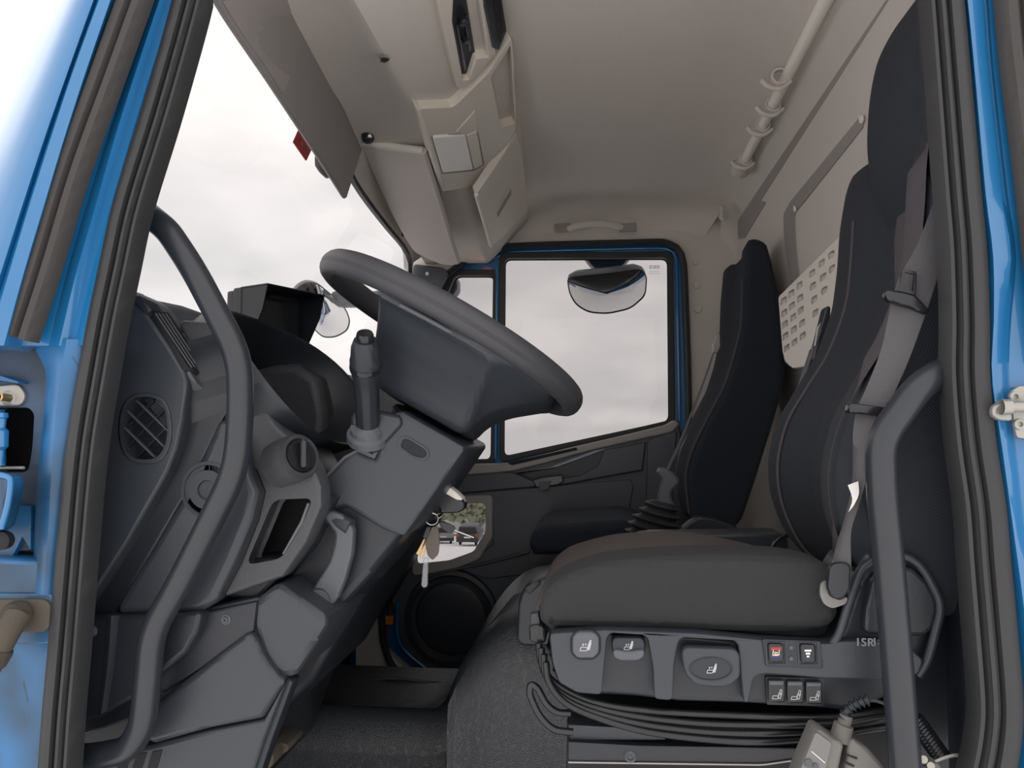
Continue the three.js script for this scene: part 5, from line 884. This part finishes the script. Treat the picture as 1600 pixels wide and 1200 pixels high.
  // clothes rail with its hooks
  const rl = thing('clothes_rail', 'pale tubular rail along the rear edge of the roof', 'rail');
  const r0 = P(1304, -28, 1.5), r1 = P(1290, 0, 1.56), r2 = P(1158, 262, 2.5);
  const dirR = r2.clone().sub(r1).normalize(); void r0;
  part('tube', tube([r1.clone().addScaledVector(dirR, -0.3), r1, r2], 0.0145, { seg: 18 }), M.alu, rl);
  part('end_bracket', [turned(r2.clone().addScaledVector(dirR, -0.03), dirR, [[0.0, -0.004], [0.024, -0.004], [0.026, 0.01], [0.03, 0.05], [0, 0.055]], 24), turned(r2.clone().addScaledVector(dirR, 0.0), V(0.6, 0.6, 0), [[0.032, 0], [0.034, 0.05], [0.036, 0.08]], 24)], M.linerPlastic, rl);
  settle(rl);
  const hk = thing('rail_hook', 'grey plastic sliding hook on the pale roof rail, topmost of the four', 'hook', null);
  { const at = P(1217, 122, 1.88), side = V(-1, -0.45, 0).normalize();
    part('ring', turned(at.clone().addScaledVector(dirR, -0.012), dirR, [[0.0155, 0], [0.021, 0], [0.022, 0.012], [0.021, 0.024], [0.0155, 0.024]], 24), M.linerPlastic, hk);
    part('horn', splineTube([at.clone().addScaledVector(V(1, -0.3, 0), 0.028), at.clone().add(V(0, -0.026, 0)), at.clone().addScaledVector(side, 0.03).add(V(0, -0.006, 0.0)), at.clone().addScaledVector(side, 0.045).add(V(0, 0.016, 0.0))], 0.006, 20, { seg: 10 }), M.linerPlastic, hk);
    settle(hk);
    const lab = ['grey plastic sliding hook on the pale roof rail, second from the top', 'grey plastic sliding hook on the pale roof rail, third from the top', 'grey plastic hook at the bottom end bracket of the pale roof rail'];
    [[1197, 161], [1182, 193], [1160, 248]].forEach(([x, y], i) => { const k = hk.clone(); k.name = numbered('rail_hook'); scene.add(k); k.userData = { ...hk.userData, label: lab[i] };
      // slide along the rail to where it is seen
      let best = null; for (let s = 0; s < 1.2; s += 0.005) { const p = r1.clone().addScaledVector(dirR, s), q = p.clone().project(camera), X = (q.x + 1) * 800, Y = (1 - q.y) * 600, e = (X - x) ** 2 + (Y - y) ** 2; if (!best || e < best[0]) best = [e, p]; }
      k.position.add(best[1].sub(at)); });
  }
  const gh = sub('roof_handle', scene.getObjectByName('ceiling'));
  part('grip', splineTube([[888, 358, 3.0], [905, 352, 2.985], [932, 349, 2.98], [955, 351, 2.985], [972, 356, 3.0]].map((a) => P(...a)), 0.013, 24, { seg: 12 }), M.linerPlastic, gh);
  for (const x of [866, 968]) part('end_cap', ext([[x, 350], [x + 26, 348], [x + 27, 360], [x, 361]], 2.99, 0.03, { b: 0.004, bs: 3, r: 0.004 }), std(lin(0.33, 0.3, 0.28), 0.7), gh);
  const ch = thing('coat_hook', 'small grey coat hook in the far rear corner of the roof', 'hook');
  part('base', turned(P(1130, 338, 2.92), V(-0.5, -0.5, 0.5), [[0.016, -0.01], [0.015, 0.008], [0.01, 0.014], [0, 0.014]], 20), M.linerPlastic, ch);
  part('peg', tube([P(1128, 338, 2.9), P(1128, 330, 2.885), P(1127, 322, 2.88)], 0.008, { seg: 10 }), M.linerPlastic, ch);
  settle(ch);
  // things on the windscreen
  const rt = (() => { const c = document.createElement('canvas'); c.width = 256; c.height = 128; const g = c.getContext('2d'); g.fillStyle = '#c43a41'; g.fillRect(0, 0, 256, 128); g.fillStyle = '#4a3030'; g.font = 'bold 52px sans-serif'; g.fillText('G', 40, 84); g.fillText('80', 140, 84); g.fillStyle = '#d8b0a8'; g.fillRect(92, 62, 34, 8); const x = new THREE.CanvasTexture(c); x.colorSpace = THREE.SRGBColorSpace; return phy(new THREE.Color('#ffffff'), 0.9, { map: x, transmission: 0.5, thickness: 0 }); })();
  const rg = thing('red_tag', 'small red tag with dark characters hanging inside the windscreen', 'tag');
  const c4 = [P(468, 202, 1.78), P(488, 232, 1.9), P(479, 251, 1.9), P(459, 222, 1.78)];
  part('print', quad(c4), rt, rg); part('card', loftSolid([[c4[0], c4[1]], [c4[3], c4[2]]].map((r) => r.map((p) => p.clone().add(V(-0.0012, 0, 0)))), V(-0.002, 0, 0)), phy(lin(0.8, 0.12, 0.12), 0.9, { transmission: 0.6, thickness: 0 }), rg);
  settle(rg);
  const sb = thing('windscreen_sensor', 'small grey sensor box on the windscreen beside the red tag', 'sensor');
  part('case', ext([[492, 240], [500, 250], [509, 262], [508, 270], [500, 271], [492, 259]], 1.95, 0.05, { b: 0.004, r: 0.006 }), std(lin(0.12, 0.12, 0.125), 0.5), sb);
  part('window', ext([[494, 259], [500, 262], [507, 268], [501, 269]], 1.945, 0.01, { b: 0.001 }), M.plasticLight, sb);
  settle(sb);
}
// ---------- small things about the cab ----------
{
  // hooded monitor on the dash
  const m = thing('hooded_monitor', 'black hooded monitor standing on the dashboard', 'monitor');
  const Q = [P(417, 442, 1.75), P(507, 464, 1.92)], ux = Q[1].clone().sub(Q[0]).setY(0).normalize(), uy = V(0, 1, 0), un = ux.clone().cross(uy); if (un.x < 0) un.negate();
  const w = Q[1].clone().sub(Q[0]).setY(0).length(), o = Q[0].clone(), hgt = 0.155;
  const at = (a, b, c) => o.clone().addScaledVector(ux, a).addScaledVector(uy, b).addScaledVector(un, c);
  const mq = basisQ(ux, uy, ux.clone().cross(uy)), ctr = (a, b, c) => at(a, b, c);
  part('case', rbox(w, hgt, 0.035, 0.006, ctr(w / 2, -hgt / 2, -0.105), mq), M.plasticDark, m);
  part('rear_case', rbox(w * 0.96, hgt * 0.94, 0.03, 0.006, ctr(w / 2, -hgt / 2, -0.135), mq), M.plasticDark, m);
  part('screen', rbox(w * 0.86, hgt * 0.78, 0.004, 0.001, ctr(w / 2, -hgt / 2, -0.087), mq), M.gloss, m);
  part('hood_top', rbox(w, 0.004, 0.095, 0.0015, ctr(w / 2, -0.002, -0.046), mq), M.plasticDark, m);
  const cheek = (a) => extrude2([[0, 0], [-0.09, 0], [-0.09, -0.14], [-0.062, -0.136], [-0.04, -0.1], [-0.016, -0.06]], 0.004, { b: 0.0008 }).applyMatrix4(new THREE.Matrix4().makeBasis(un, uy, un.clone().cross(uy)).setPosition(at(a, 0, 0)));
  part('hood_cheek', cheek(0.002), M.plasticDark, m); part('hood_cheek', cheek(w - 0.002), M.plasticDark, m);
  part('stand', [rbox(0.05, 0.1, 0.03, 0.006, ctr(w * 0.72, -hgt - 0.03, -0.11), mq), rbox(0.1, 0.012, 0.08, 0.005, ctr(w * 0.72, -hgt - 0.08, -0.11), mq)], M.plasticDark, m);
  settle(m);
  // keys in the column
  const k = thing('key_bunch', 'bunch of keys with a black folding fob hanging from the steering column', 'keys');
  const D = 1.3;
  part('fob', ext([[688, 764], [698, 758], [716, 772], [727, 786], [726, 796], [716, 801], [690, 802], [684, 790]], D, 0.03, { b: 0.004, bs: 3, r: 0.006 }), M.gloss, k, 'black fob with a pale top');
  part('fob_top', ext([[687, 766], [695, 755], [712, 768], [726, 782], [714, 781], [698, 772]], D - 0.004, 0.03, { b: 0.002, r: 0.004 }), M.creamPale, k);
  const torus = (x, y, r, tr, tilt) => { const g = new THREE.TorusGeometry(r, tr, 10, 28); g.rotateX(tilt); g.rotateY(tilt * 0.8); const p = P(x, y, D); g.translate(p.x, p.y, p.z); return g; };
  part('key_ring', torus(675, 811, 0.0105, 0.0012, 0.3), M.steel, k); part('key_ring', torus(678, 794, 0.009, 0.001, 1.1), M.steel, k); part('key_ring', torus(686, 806, 0.007, 0.001, -0.9), M.steel, k);
  part('split_link', splineTube([[684, 770], [686, 780], [680, 788], [676, 792]].map((a) => P(...a, D)), 0.0009, 14, { seg: 6 }), M.steel, k);
  part('key_head', ext([[685, 814], [692, 814], [711, 822], [711, 828], [703, 834], [690, 826]], D - 0.004, 0.006, { b: 0.002, r: 0.003 }), M.gloss, k);
  part('key_blade', tube([P(709, 828, D), P(740, 840, D + 0.01)], 0.0016, { seg: 8 }), M.steel, k);
  part('key_blade', ext([[662, 842], [665, 841], [655, 868], [650, 865]], D, 0.003, { b: 0.0006 }), M.brass, k); part('key_blade', ext([[666, 846], [669, 845], [660, 872], [656, 870]], D + 0.006, 0.003, { b: 0.0006 }), M.brass, k);
  part('key_head', ext([[667, 822], [673, 824], [668, 842], [660, 840]], D, 0.005, { b: 0.001, r: 0.003 }), M.gloss, k);
  part('leather_tag', ext([[676, 822], [685, 824], [687, 846], [685, 866], [676, 876], [668, 868], [664, 850], [670, 834]], D + 0.004, 0.004, { b: 0.001, r: 0.005 }), std(lin(0.13, 0.11, 0.09), 0.6), k);
  part('clear_tag', ext([[662, 872], [669, 872], [668, 916], [662, 919], [658, 914]], D - 0.004, 0.006, { b: 0.0015, r: 0.002 }), M.clear, k);
  settle(k);
  // wiring in the far hinge area
  const wr = thing('wiring_loom', 'dark red wires with an orange plug hanging in the far door hinge area', 'wiring');
  for (const [pts, mm] of [[[[637, 886], [634, 905], [624, 920], [612, 935], [608, 958]], M.redWire], [[[640, 880], [630, 912], [616, 925], [606, 945], [606, 960]], M.black], [[[607, 975], [603, 995], [608, 1012]], M.redWire]]) part('wire', splineTube(pts.map((a) => P(...a, 3.1)), 0.004, 24, { seg: 8 }), mm, wr);
  part('plug', ext([[602, 962], [616, 962], [614, 976], [603, 976]], 3.09, 0.03, { b: 0.003 }), M.orange, wr);
  settle(wr);
  // hoses sagging under the driver seat
  const hs = [[[842, 1005], [846, 1035], [866, 1066], [925, 1096], [1007, 1110], [1132, 1117], [1289, 1121], [1390, 1108]], [[846, 1012], [849, 1046], [872, 1078], [926, 1104], [1007, 1121], [1132, 1132], [1289, 1131], [1390, 1116]], [[850, 1022], [853, 1056], [878, 1088], [930, 1113], [1007, 1132], [1110, 1144], [1200, 1146], [1289, 1140], [1390, 1124]], [[853, 1034], [858, 1066], [884, 1098], [936, 1122], [1010, 1143], [1105, 1155], [1185, 1159], [1270, 1153], [1390, 1136]]];
  const hl = ['topmost of four black hoses sagging in a bundle under the driver seat', 'second from the top of four black hoses sagging under the driver seat', 'third from the top of four black hoses sagging under the driver seat', 'lowest of four black hoses sagging in a bundle under the driver seat'];
  hs.forEach((h, i) => solo('hose', splineTube(h.map(([x, y], j) => P(x, y, 1.062 - i * 0.003 + (j > 6 ? 0.02 : 0))), 0.0047, 70, { seg: 12 }), M.hose, hl[i], 'hose', 'hoses under the driver seat'));
  solo('wire_handle', tube(cornered([[896, 1144], [864, 1141], [842, 1118], [827, 1084], [829, 1068], [840, 1074], [853, 1100], [870, 1114], [892, 1114]].map((a) => P(...a, 1.07)), 0.012), 0.0048, { seg: 12 }), M.gloss, 'bent black wire handle sticking out below the front of the driver seat', 'handle');
  // handset with coiled lead
  const hd = thing('remote_handset', 'grey box-shaped remote handset with ribbed cable boot at the bottom right', 'handset');
  part('case', ext([[1276, 1136], [1304, 1155], [1318, 1160], [1305, 1220], [1290, 1240], [1240, 1225], [1253, 1190]], 0.99, 0.04, { b: 0.004, bs: 3, r: 0.006 }), M.grey, hd);
  part('case_front', ext([[1274, 1142], [1300, 1160], [1284, 1225], [1246, 1212], [1256, 1186]], 0.985, 0.01, { b: 0.002, r: 0.004 }), std(lin(0.16, 0.155, 0.15), 0.6), hd);
  part('case_side', ext([[1324, 1158], [1330, 1152], [1354, 1167], [1390, 1205], [1380, 1240], [1312, 1240]], 1.0, 0.05, { b: 0.005, bs: 3, r: 0.006 }), M.grey, hd);
  part('clip_slot', ext([[1322, 1178], [1340, 1184], [1339, 1187], [1323, 1181], [1321, 1190], [1335, 1196], [1334, 1199], [1318, 1192]], 0.9985, 0.002, { b: 0.0004 }), M.black, hd);
  for (const [x, y, r] of [[1263, 1192, 0.007], [1274, 1197, 0.005]]) part('handset_button', disc(P(x, y, 0.9845), V(-0.1, 0.1, 1), r * 0.7, 0.002, 0.0006), M.plasticLight, hd);
  part('label_edge', tube([P(1268, 1174, 0.9845), P(1289, 1192, 0.9845)], 0.0006, { seg: 6 }), M.white, hd);
  const q0 = P(1311, 1146, 1.01), q1 = P(1318, 1122, 1.01);
  part('cable_socket', turned(q0.clone().add(V(0, -0.008, 0)), q1.clone().sub(q0), [[0.012, 0], [0.0115, 0.02], [0.008, 0.021], [0.0075, 0.032]], 20), M.grey, hd);
  const bootP = spline([[1317, 1124], [1324, 1110], [1338, 1100], [1352, 1095], [1357, 1094]].map((a) => P(...a, 1.01)), 50);
  part('cable_boot', tube(bootP, (q) => 0.0045 + 0.0032 * Math.max(0, Math.sin(q * 6.5 * 2 * Math.PI)), { seg: 14 }), M.plasticDark, hd);
  part('cable', splineTube([[1356, 1094], [1372, 1096], [1390, 1103], [1410, 1112], [1432, 1126]].map((a) => P(...a, 1.012)), 0.002, 24, { seg: 8 }), M.plasticLight, hd);
  settle(hd);
  const coil = []; for (let i = 0; i <= 260; i++) { const q = i / 260, c = P(lerp(1428, 1472, q), lerp(1122, 1184, q), 1.03), ax = P(1472, 1184, 1.03).sub(P(1428, 1122, 1.03)).normalize(), pn = ax.clone().cross(V(0, 0, 1)).normalize(); coil.push(c.addScaledVector(pn, 0.009 * Math.cos(q * 13 * 6.2832)).addScaledVector(V(0, 0, 1), 0.009 * Math.sin(q * 13 * 6.2832))); }
  solo('coiled_hose', tube(coil, 0.0026, { seg: 8 }), M.gloss, 'black coiled hose beside the foot of the rear grab rail', 'hose');
  const vv = thing('air_valve', 'small metal air valve with a thin wire at the foot of the rear rubber seal', 'valve');
  part('body', [turned(P(1450, 1200, 1.0), V(-0.3, 1, 0.2), [[0.014, -0.03], [0.014, 0.004], [0.01, 0.008], [0, 0.008]], 6), turned(P(1440, 1190, 1.0), V(-0.6, 0.7, 0.4), [[0.006, -0.01], [0.006, 0.006], [0, 0.007]], 14)], M.metalDark, vv);
  for (const [x, y] of [[1442, 1186], [1453, 1196]]) part('nipple', turned(P(x, y, 0.985), V(0, 0.2, 1), [[0.0045, -0.004], [0.0045, 0.003], [0, 0.004]], 14), M.zinc, vv);
  part('wire', splineTube([[1456, 1192], [1475, 1184], [1496, 1180], [1508, 1188], [1513, 1206]].map((a) => P(...a, 1.0)), 0.0022, 30, { seg: 8 }), M.zinc, vv);
  settle(vv);
  // striker on the rear pillar
  const sk = thing('door_striker', 'silver door lock striker with two screws on the blue rear pillar', 'striker');
  part('plate', ext([[1578, 612], [1592, 603], [1640, 603], [1640, 690], [1588, 684], [1584, 666]], 0.952, 0.006, { b: 0.0015, r: 0.004 }), M.zinc, sk);
  part('claw', ext([[1549, 641], [1552, 634], [1568, 626], [1575, 632], [1580, 648], [1582, 658], [1560, 656], [1550, 650]], 0.942, 0.016, { b: 0.003, bs: 3, r: 0.004 }), M.zinc, sk);
  part('pin', turned(P(1564, 636, 0.936), V(1, 0.02, 0), [[0.009, 0], [0.009, 0.01], [0.0062, 0.011], [0.0062, 0.06]], 20), M.zinc, sk);
  for (const [x, y] of [[1584, 620], [1591, 663]]) { const s = part('screw', turned(P(x, y, 0.952), V(0, 0, 1), [[0.0065, 0], [0.006, 0.004], [0.003, 0.005], [0.0028, 0.002], [0, 0.002]], 18), M.zinc, sk); void s; }
  settle(sk);
  // front pillar hardware
  const hb = thing('hinge_bolt', 'dull metal bolt with washer on the dirty front hinge plate', 'bolt');
  part('washer', turned(P(15, 622, 0.988), V(0, 0, 1), [[0.01, 0], [0.0105, 0.003], [0.009, 0.004], [0, 0.004]], 24), M.zinc, hb);
  part('bolt_head', turned(P(15, 622, 0.984), V(-0.4, 0.1, 1), [[0.006, 0], [0.006, 0.012], [0.0035, 0.013], [0.003, 0.008], [0, 0.008]], 6), M.brass, hb);
  part('hinge_tab', ext([[-40, 606], [30, 600], [42, 618], [34, 634], [-40, 636]], 0.985, 0.006, { b: 0.002, r: 0.008 }), M.zinc, hb);
  settle(hb);
  const ha = sub('hinge', scene.getObjectByName('wall_left'));
  part('upper_arm', ext([[-60, 586], [0, 586], [30, 596], [32, 600], [-2, 594], [-60, 596]], 0.97, 0.05, { b: 0.003 }), M.blueDirty, ha);
  part('knuckle', [turned(P(3, 645, 0.955), V(0, -1, 0), [[0.007, 0], [0.008, 0.006], [0.006, 0.008], [0.005, 0.02], [0.009, 0.024], [0.009, 0.045], [0.005, 0.05], [0.005, 0.066], [0.007, 0.07]], 20)], M.blue, ha);
  part('hinge_leaf', ext([[-80, 640], [-4, 640], [-2, 726], [-80, 726]], 0.955, 0.02, { b: 0.004 }), M.blue, ha);
  const h2 = sub('hinge_cover', scene.getObjectByName('wall_left'));
  part('cover', ext([[-60, 742], [14, 742], [20, 752], [14, 790], [4, 828], [-60, 850]], 0.93, 0.03, { b: 0.006, bs: 3, r: 0.01 }), M.blueDirty, h2);
  part('cover_rim', splineTube([[-2, 742], [10, 744], [17, 752], [12, 790], [2, 826]].map((a) => P(...a, 0.929)), 0.004, 24), M.blue, h2);
  part('pivot_cap', turned(P(2, 845, 0.94), V(0.2, 0, 1), [[0.012, -0.01], [0.012, 0.004], [0.007, 0.006], [0, 0.004]], 22), M.black, h2);
  part('drain_lip', tube([P(-20, 731, 0.97), P(38, 731, 0.97)], 0.0022, { seg: 8 }), M.zinc, h2);
  const dc = thing('door_check', 'rusty grey door check arm bolted to a pad on the blue front pillar', 'door check');
  part('pad', ext([[-60, 936], [70, 936], [80, 944], [78, 980], [70, 987], [-60, 990]], 0.958, 0.01, { b: 0.002, r: 0.008 }), M.rust, dc);
  part('arm', tube([[28, 962, 0.94], [14, 985, 0.925], [0, 1012, 0.915], [-20, 1050, 0.91]].map((a) => P(...a)), (q) => 0.0155 - 0.002 * q, { seg: 18 }), M.rust, dc);
  part('arm_head', turned(P(29, 961, 0.952), V(0, 0.1, 1), [[0.019, 0], [0.019, 0.006], [0.015, 0.016], [0.008, 0.02], [0, 0.021]], 24), M.rust, dc);
  part('arm_collar', turned(P(0, 1010, 0.915), V(-0.45, -0.85, 0.1), [[0.016, 0], [0.018, 0.004], [0.018, 0.02], [0.016, 0.024]], 20), M.rust, dc);
  settle(dc);
}
// ---------- outside: mirrors, yard, cars ----------
{
  function mirror(pts, d, n, bulge, cx, cy) {                // a domed mirror face inside an outline on a plane
    const pl = plane(P(cx, cy, d), V(1, 0, 0), n), ring = fillet(pts.map(([x, y]) => { const q = onPlane(x, y, pl).sub(pl.o); return [q.dot(pl.u), q.dot(pl.v)]; }), 0.03, 6), rings = [];
    const c = new THREE.CatmullRomCurve3(ring.map((p) => V(p[0], p[1], 0)), true, 'centripetal').getSpacedPoints(72).slice(0, 72);
    for (const k of [1, 0.85, 0.7, 0.5, 0.3, 0.12, 0.001]) rings.push(c.map((p) => pl.o.clone().addScaledVector(pl.u, p.x * k).addScaledVector(pl.v, p.y * k).addScaledVector(pl.n, bulge * (1 - k * k))));
    const back = [1, 1.02, 1.0, 0.88, 0.5, 0.001].map((k, i) => c.map((p) => pl.o.clone().addScaledVector(pl.u, p.x * k).addScaledVector(pl.v, p.y * k).addScaledVector(pl.n, [0.004, 0.002, -0.03, -0.06, -0.09, -0.095][i])));
    return { face: gridGeo(rings, false, true), shell: toCreasedNormals(gridGeo(back, false, true), 0.7) };
  }
  const m1 = thing('kerb_mirror', 'wide convex kerb mirror hanging outside the top of the passenger window', 'mirror');
  const a = mirror([[887, 436], [895, 432], [950, 427], [1002, 420], [1010, 432], [1008, 462], [985, 482], [950, 490], [920, 488], [900, 476], [890, 458]], 3.3, V(0.02, -0.75, 0.7), 0.022, 948, 455);
  part('mirror_glass', a.face, M.mirror, m1); part('mirror_shell', a.shell, M.plasticLight, m1);
  part('mount', [ext([[906, 392], [992, 392], [976, 412], [965, 420], [930, 420], [920, 410]], 3.36, 0.1, { b: 0.01, bs: 3, r: 0.01 }), tube([P(948, 416, 3.38), P(950, 432, 3.4)], 0.025), tube([P(948, 400, 3.42), W3(0.1, 0.96, 3.4), W3(0.1, 0.965, 3.12)], 0.03)], M.plasticDark, m1);
  settle(m1);
  const m2 = thing('front_mirror', 'rounded triangular front mirror on a grey arm beyond the windscreen', 'mirror');
  const b = mirror([[455, 462], [468, 446], [482, 440], [498, 444], [520, 462], [540, 482], [547, 500], [543, 516], [524, 527], [504, 527], [492, 516], [470, 490]], 3.3, V(0.6, -0.5, 0.66), 0.03, 502, 486);
  part('mirror_glass', b.face, M.mirror, m2); part('mirror_shell', b.shell, M.plasticLight, m2);
  part('arm', [tube([P(520, 470, 3.36), P(560, 470, 3.35), P(640, 455, 3.3)], 0.03), rbox(0.12, 0.07, 0.08, 0.02, P(540, 468, 3.36))], M.plasticLight, m2);
  settle(m2);
  const m3 = thing('side_mirror', 'grey corner of a door mirror housing showing in the far quarter window', 'mirror');
  part('housing', ext([[690, 425], [714, 432], [715, 452], [704, 466], [690, 478], [650, 480], [650, 425]], 3.4, 0.1, { b: 0.01, bs: 3, r: 0.02 }), M.plasticLight, m3);
  part('bracket', rbox(0.06, 0.1, 0.1, 0.02, P(684, 450, 3.3)), M.plasticDark, m3);
  settle(m3);
  // yard: level beside the truck, falling away beyond it
  const yard = struct('ground', 'pale concrete yard falling away beyond the truck');
  const prof = [[50, 0], [10, 0], [-3.5, 0], [-6, -0.15], [-12, -0.85], [-59, -6.9], [-95, -10.6]], rows = prof.map(([z, y]) => [-90, -30, -10, 0, 10, 30, 90].map((x) => V(x, y, z)));
  const gt = blotch(256, [152, 135, 116], [178, 160, 140], 1.3, 3); gt.repeat.set(0.12, 0.12);
  part('paving', loftSolid(rows, V(0, -0.4, 0), 0.3), std('#ffffff', 0.95, { map: gt }), yard);
  const yAt = (z) => lerp(-0.85, -6.9, (-12 - z) / 47);
  function car(x, z, s, body, label, lampsRed, ry) {
    const c = thing('parked_car', label, 'car', null);
    const prof2 = [[-0.86, 0.3], [-0.88, 0.75], [-0.84, 0.98], [-0.7, 1.42], [-0.62, 1.5], [0.62, 1.5], [0.7, 1.42], [0.84, 0.98], [0.88, 0.75], [0.86, 0.3]];
    const mk = (p, th, z0, o) => { const g = extrude2(p, th, o); g.translate(0, 0, z0); return g; };
    part('body', [mk(prof2.slice(0, 3).concat(prof2.slice(7)), 4.1, 0, { b: 0.08, bs: 3 }), mk([[-0.84, 0.9], [-0.68, 1.44], [-0.6, 1.5], [0.6, 1.5], [0.68, 1.44], [0.84, 0.9]], 2.6, -0.2, { b: 0.08, bs: 3 })], body, c);
    part('rear_window', mk([[-0.7, 1.0], [-0.58, 1.38], [0.58, 1.38], [0.7, 1.0]], 0.03, -0.17, { b: 0.01, r: 0.05 }), M.gloss, c);
    part('bumper', mk([[-0.86, 0.34], [-0.86, 0.58], [0.86, 0.58], [0.86, 0.34]], 0.12, 0.06, { b: 0.03, r: 0.06 }), M.plastic, c);
    for (const k of [-1, 1]) { part('tail_lamp', mk([[k * 0.84, 0.72], [k * 0.64, 0.74], [k * 0.66, 1.0], [k * 0.8, 0.98]], 0.04, 0.02, { b: 0.01, r: 0.03 }), lampsRed ? M.red : M.zinc, c); }
    part('number_plate', mk([[-0.26, 0.62], [0.26, 0.62], [0.26, 0.74], [-0.26, 0.74]], 0.02, 0.03, { b: 0.004 }), M.white, c);
    for (const [wx, wz] of [[-0.72, -0.7], [0.72, -0.7], [-0.72, -3.3], [0.72, -3.3]]) part('wheel', turned(V(wx - 0.1 * Math.sign(wx) - 0.1, 0.3, wz), V(1, 0, 0), [[0, 0], [0.2, 0], [0.3, 0.02], [0.3, 0.18], [0.2, 0.2], [0, 0.2]], 24), M.black, c);
    c.position.set(x, yAt(z), z); c.rotation.y = ry; c.scale.setScalar(s); return c;
  }
  const pc = P(730, 852, 60); car(pc.x, -59, 1, std(lin(0.05, 0.055, 0.065), 0.4), 'dark estate car with red tail lamps seen from behind through the low window', true, 0.05);
  const pc2 = P(693, 838, 64); car(pc2.x, -63, 1, std(lin(0.3, 0.3, 0.3), 0.4), 'pale car farther left in the yard seen through the low window', false, 0.2);
  // depot building and trees at the far end
  const bd = thing('depot_building', 'pale long depot building at the far end of the yard', 'building');
  part('wall', rbox(60, 4.6, 6, 0.05, V(-12, -9.3 + 2.3, -88)), std(lin(0.6, 0.6, 0.58), 0.9), bd);
  part('roof', rbox(61, 0.4, 7, 0.05, V(-12, -4.6, -88)), std(lin(0.25, 0.25, 0.26), 0.8), bd);
  for (let i = 0; i < 12; i++) part('window', rbox(2.2, 1.4, 0.12, 0.03, V(-40 + i * 5, -6.6, -84.96)), std(lin(0.3, 0.32, 0.33), 0.2), bd);
  settle(bd);
  const leafM = std(lin(0.26, 0.28, 0.2), 0.9);
  for (const [i, px] of [[0, 722], [1, 682], [2, 748]]) {
    const tr = thing('yard_tree', ['greyish green tree behind the dark car in front of the depot building', 'leftmost green tree in front of the depot building', 'rightmost green tree in front of the depot building'][i], 'tree', null);
    const base = P(px, 852, [74, 79, 84][i]); base.y = yAt(base.z); const cr = [];
    for (let k = 0; k < 110; k++) { const aa = rnd() * 6.283, bb = Math.acos(2 * rnd() - 1), rr = 1.7 * Math.cbrt(rnd()); const g = new THREE.IcosahedronGeometry(0.22 + rnd() * 0.16, 0); g.scale(1, 0.5, 1); g.rotateX(rnd() * 3); g.rotateZ(rnd() * 3); g.translate(base.x + Math.sin(bb) * Math.cos(aa) * rr * 0.85, base.y + 3.2 + Math.cos(bb) * rr * 0.95, base.z + Math.sin(bb) * Math.sin(aa) * rr); cr.push(g); }
    part('crown', cr, leafM, tr); part('trunk', tube([base.clone(), base.clone().add(V(0.1, 1.6, 0)), base.clone().add(V(0, 3, 0))], 0.12), M.rust, tr);
    settle(tr);
  }
}
renderer.render(scene, camera);
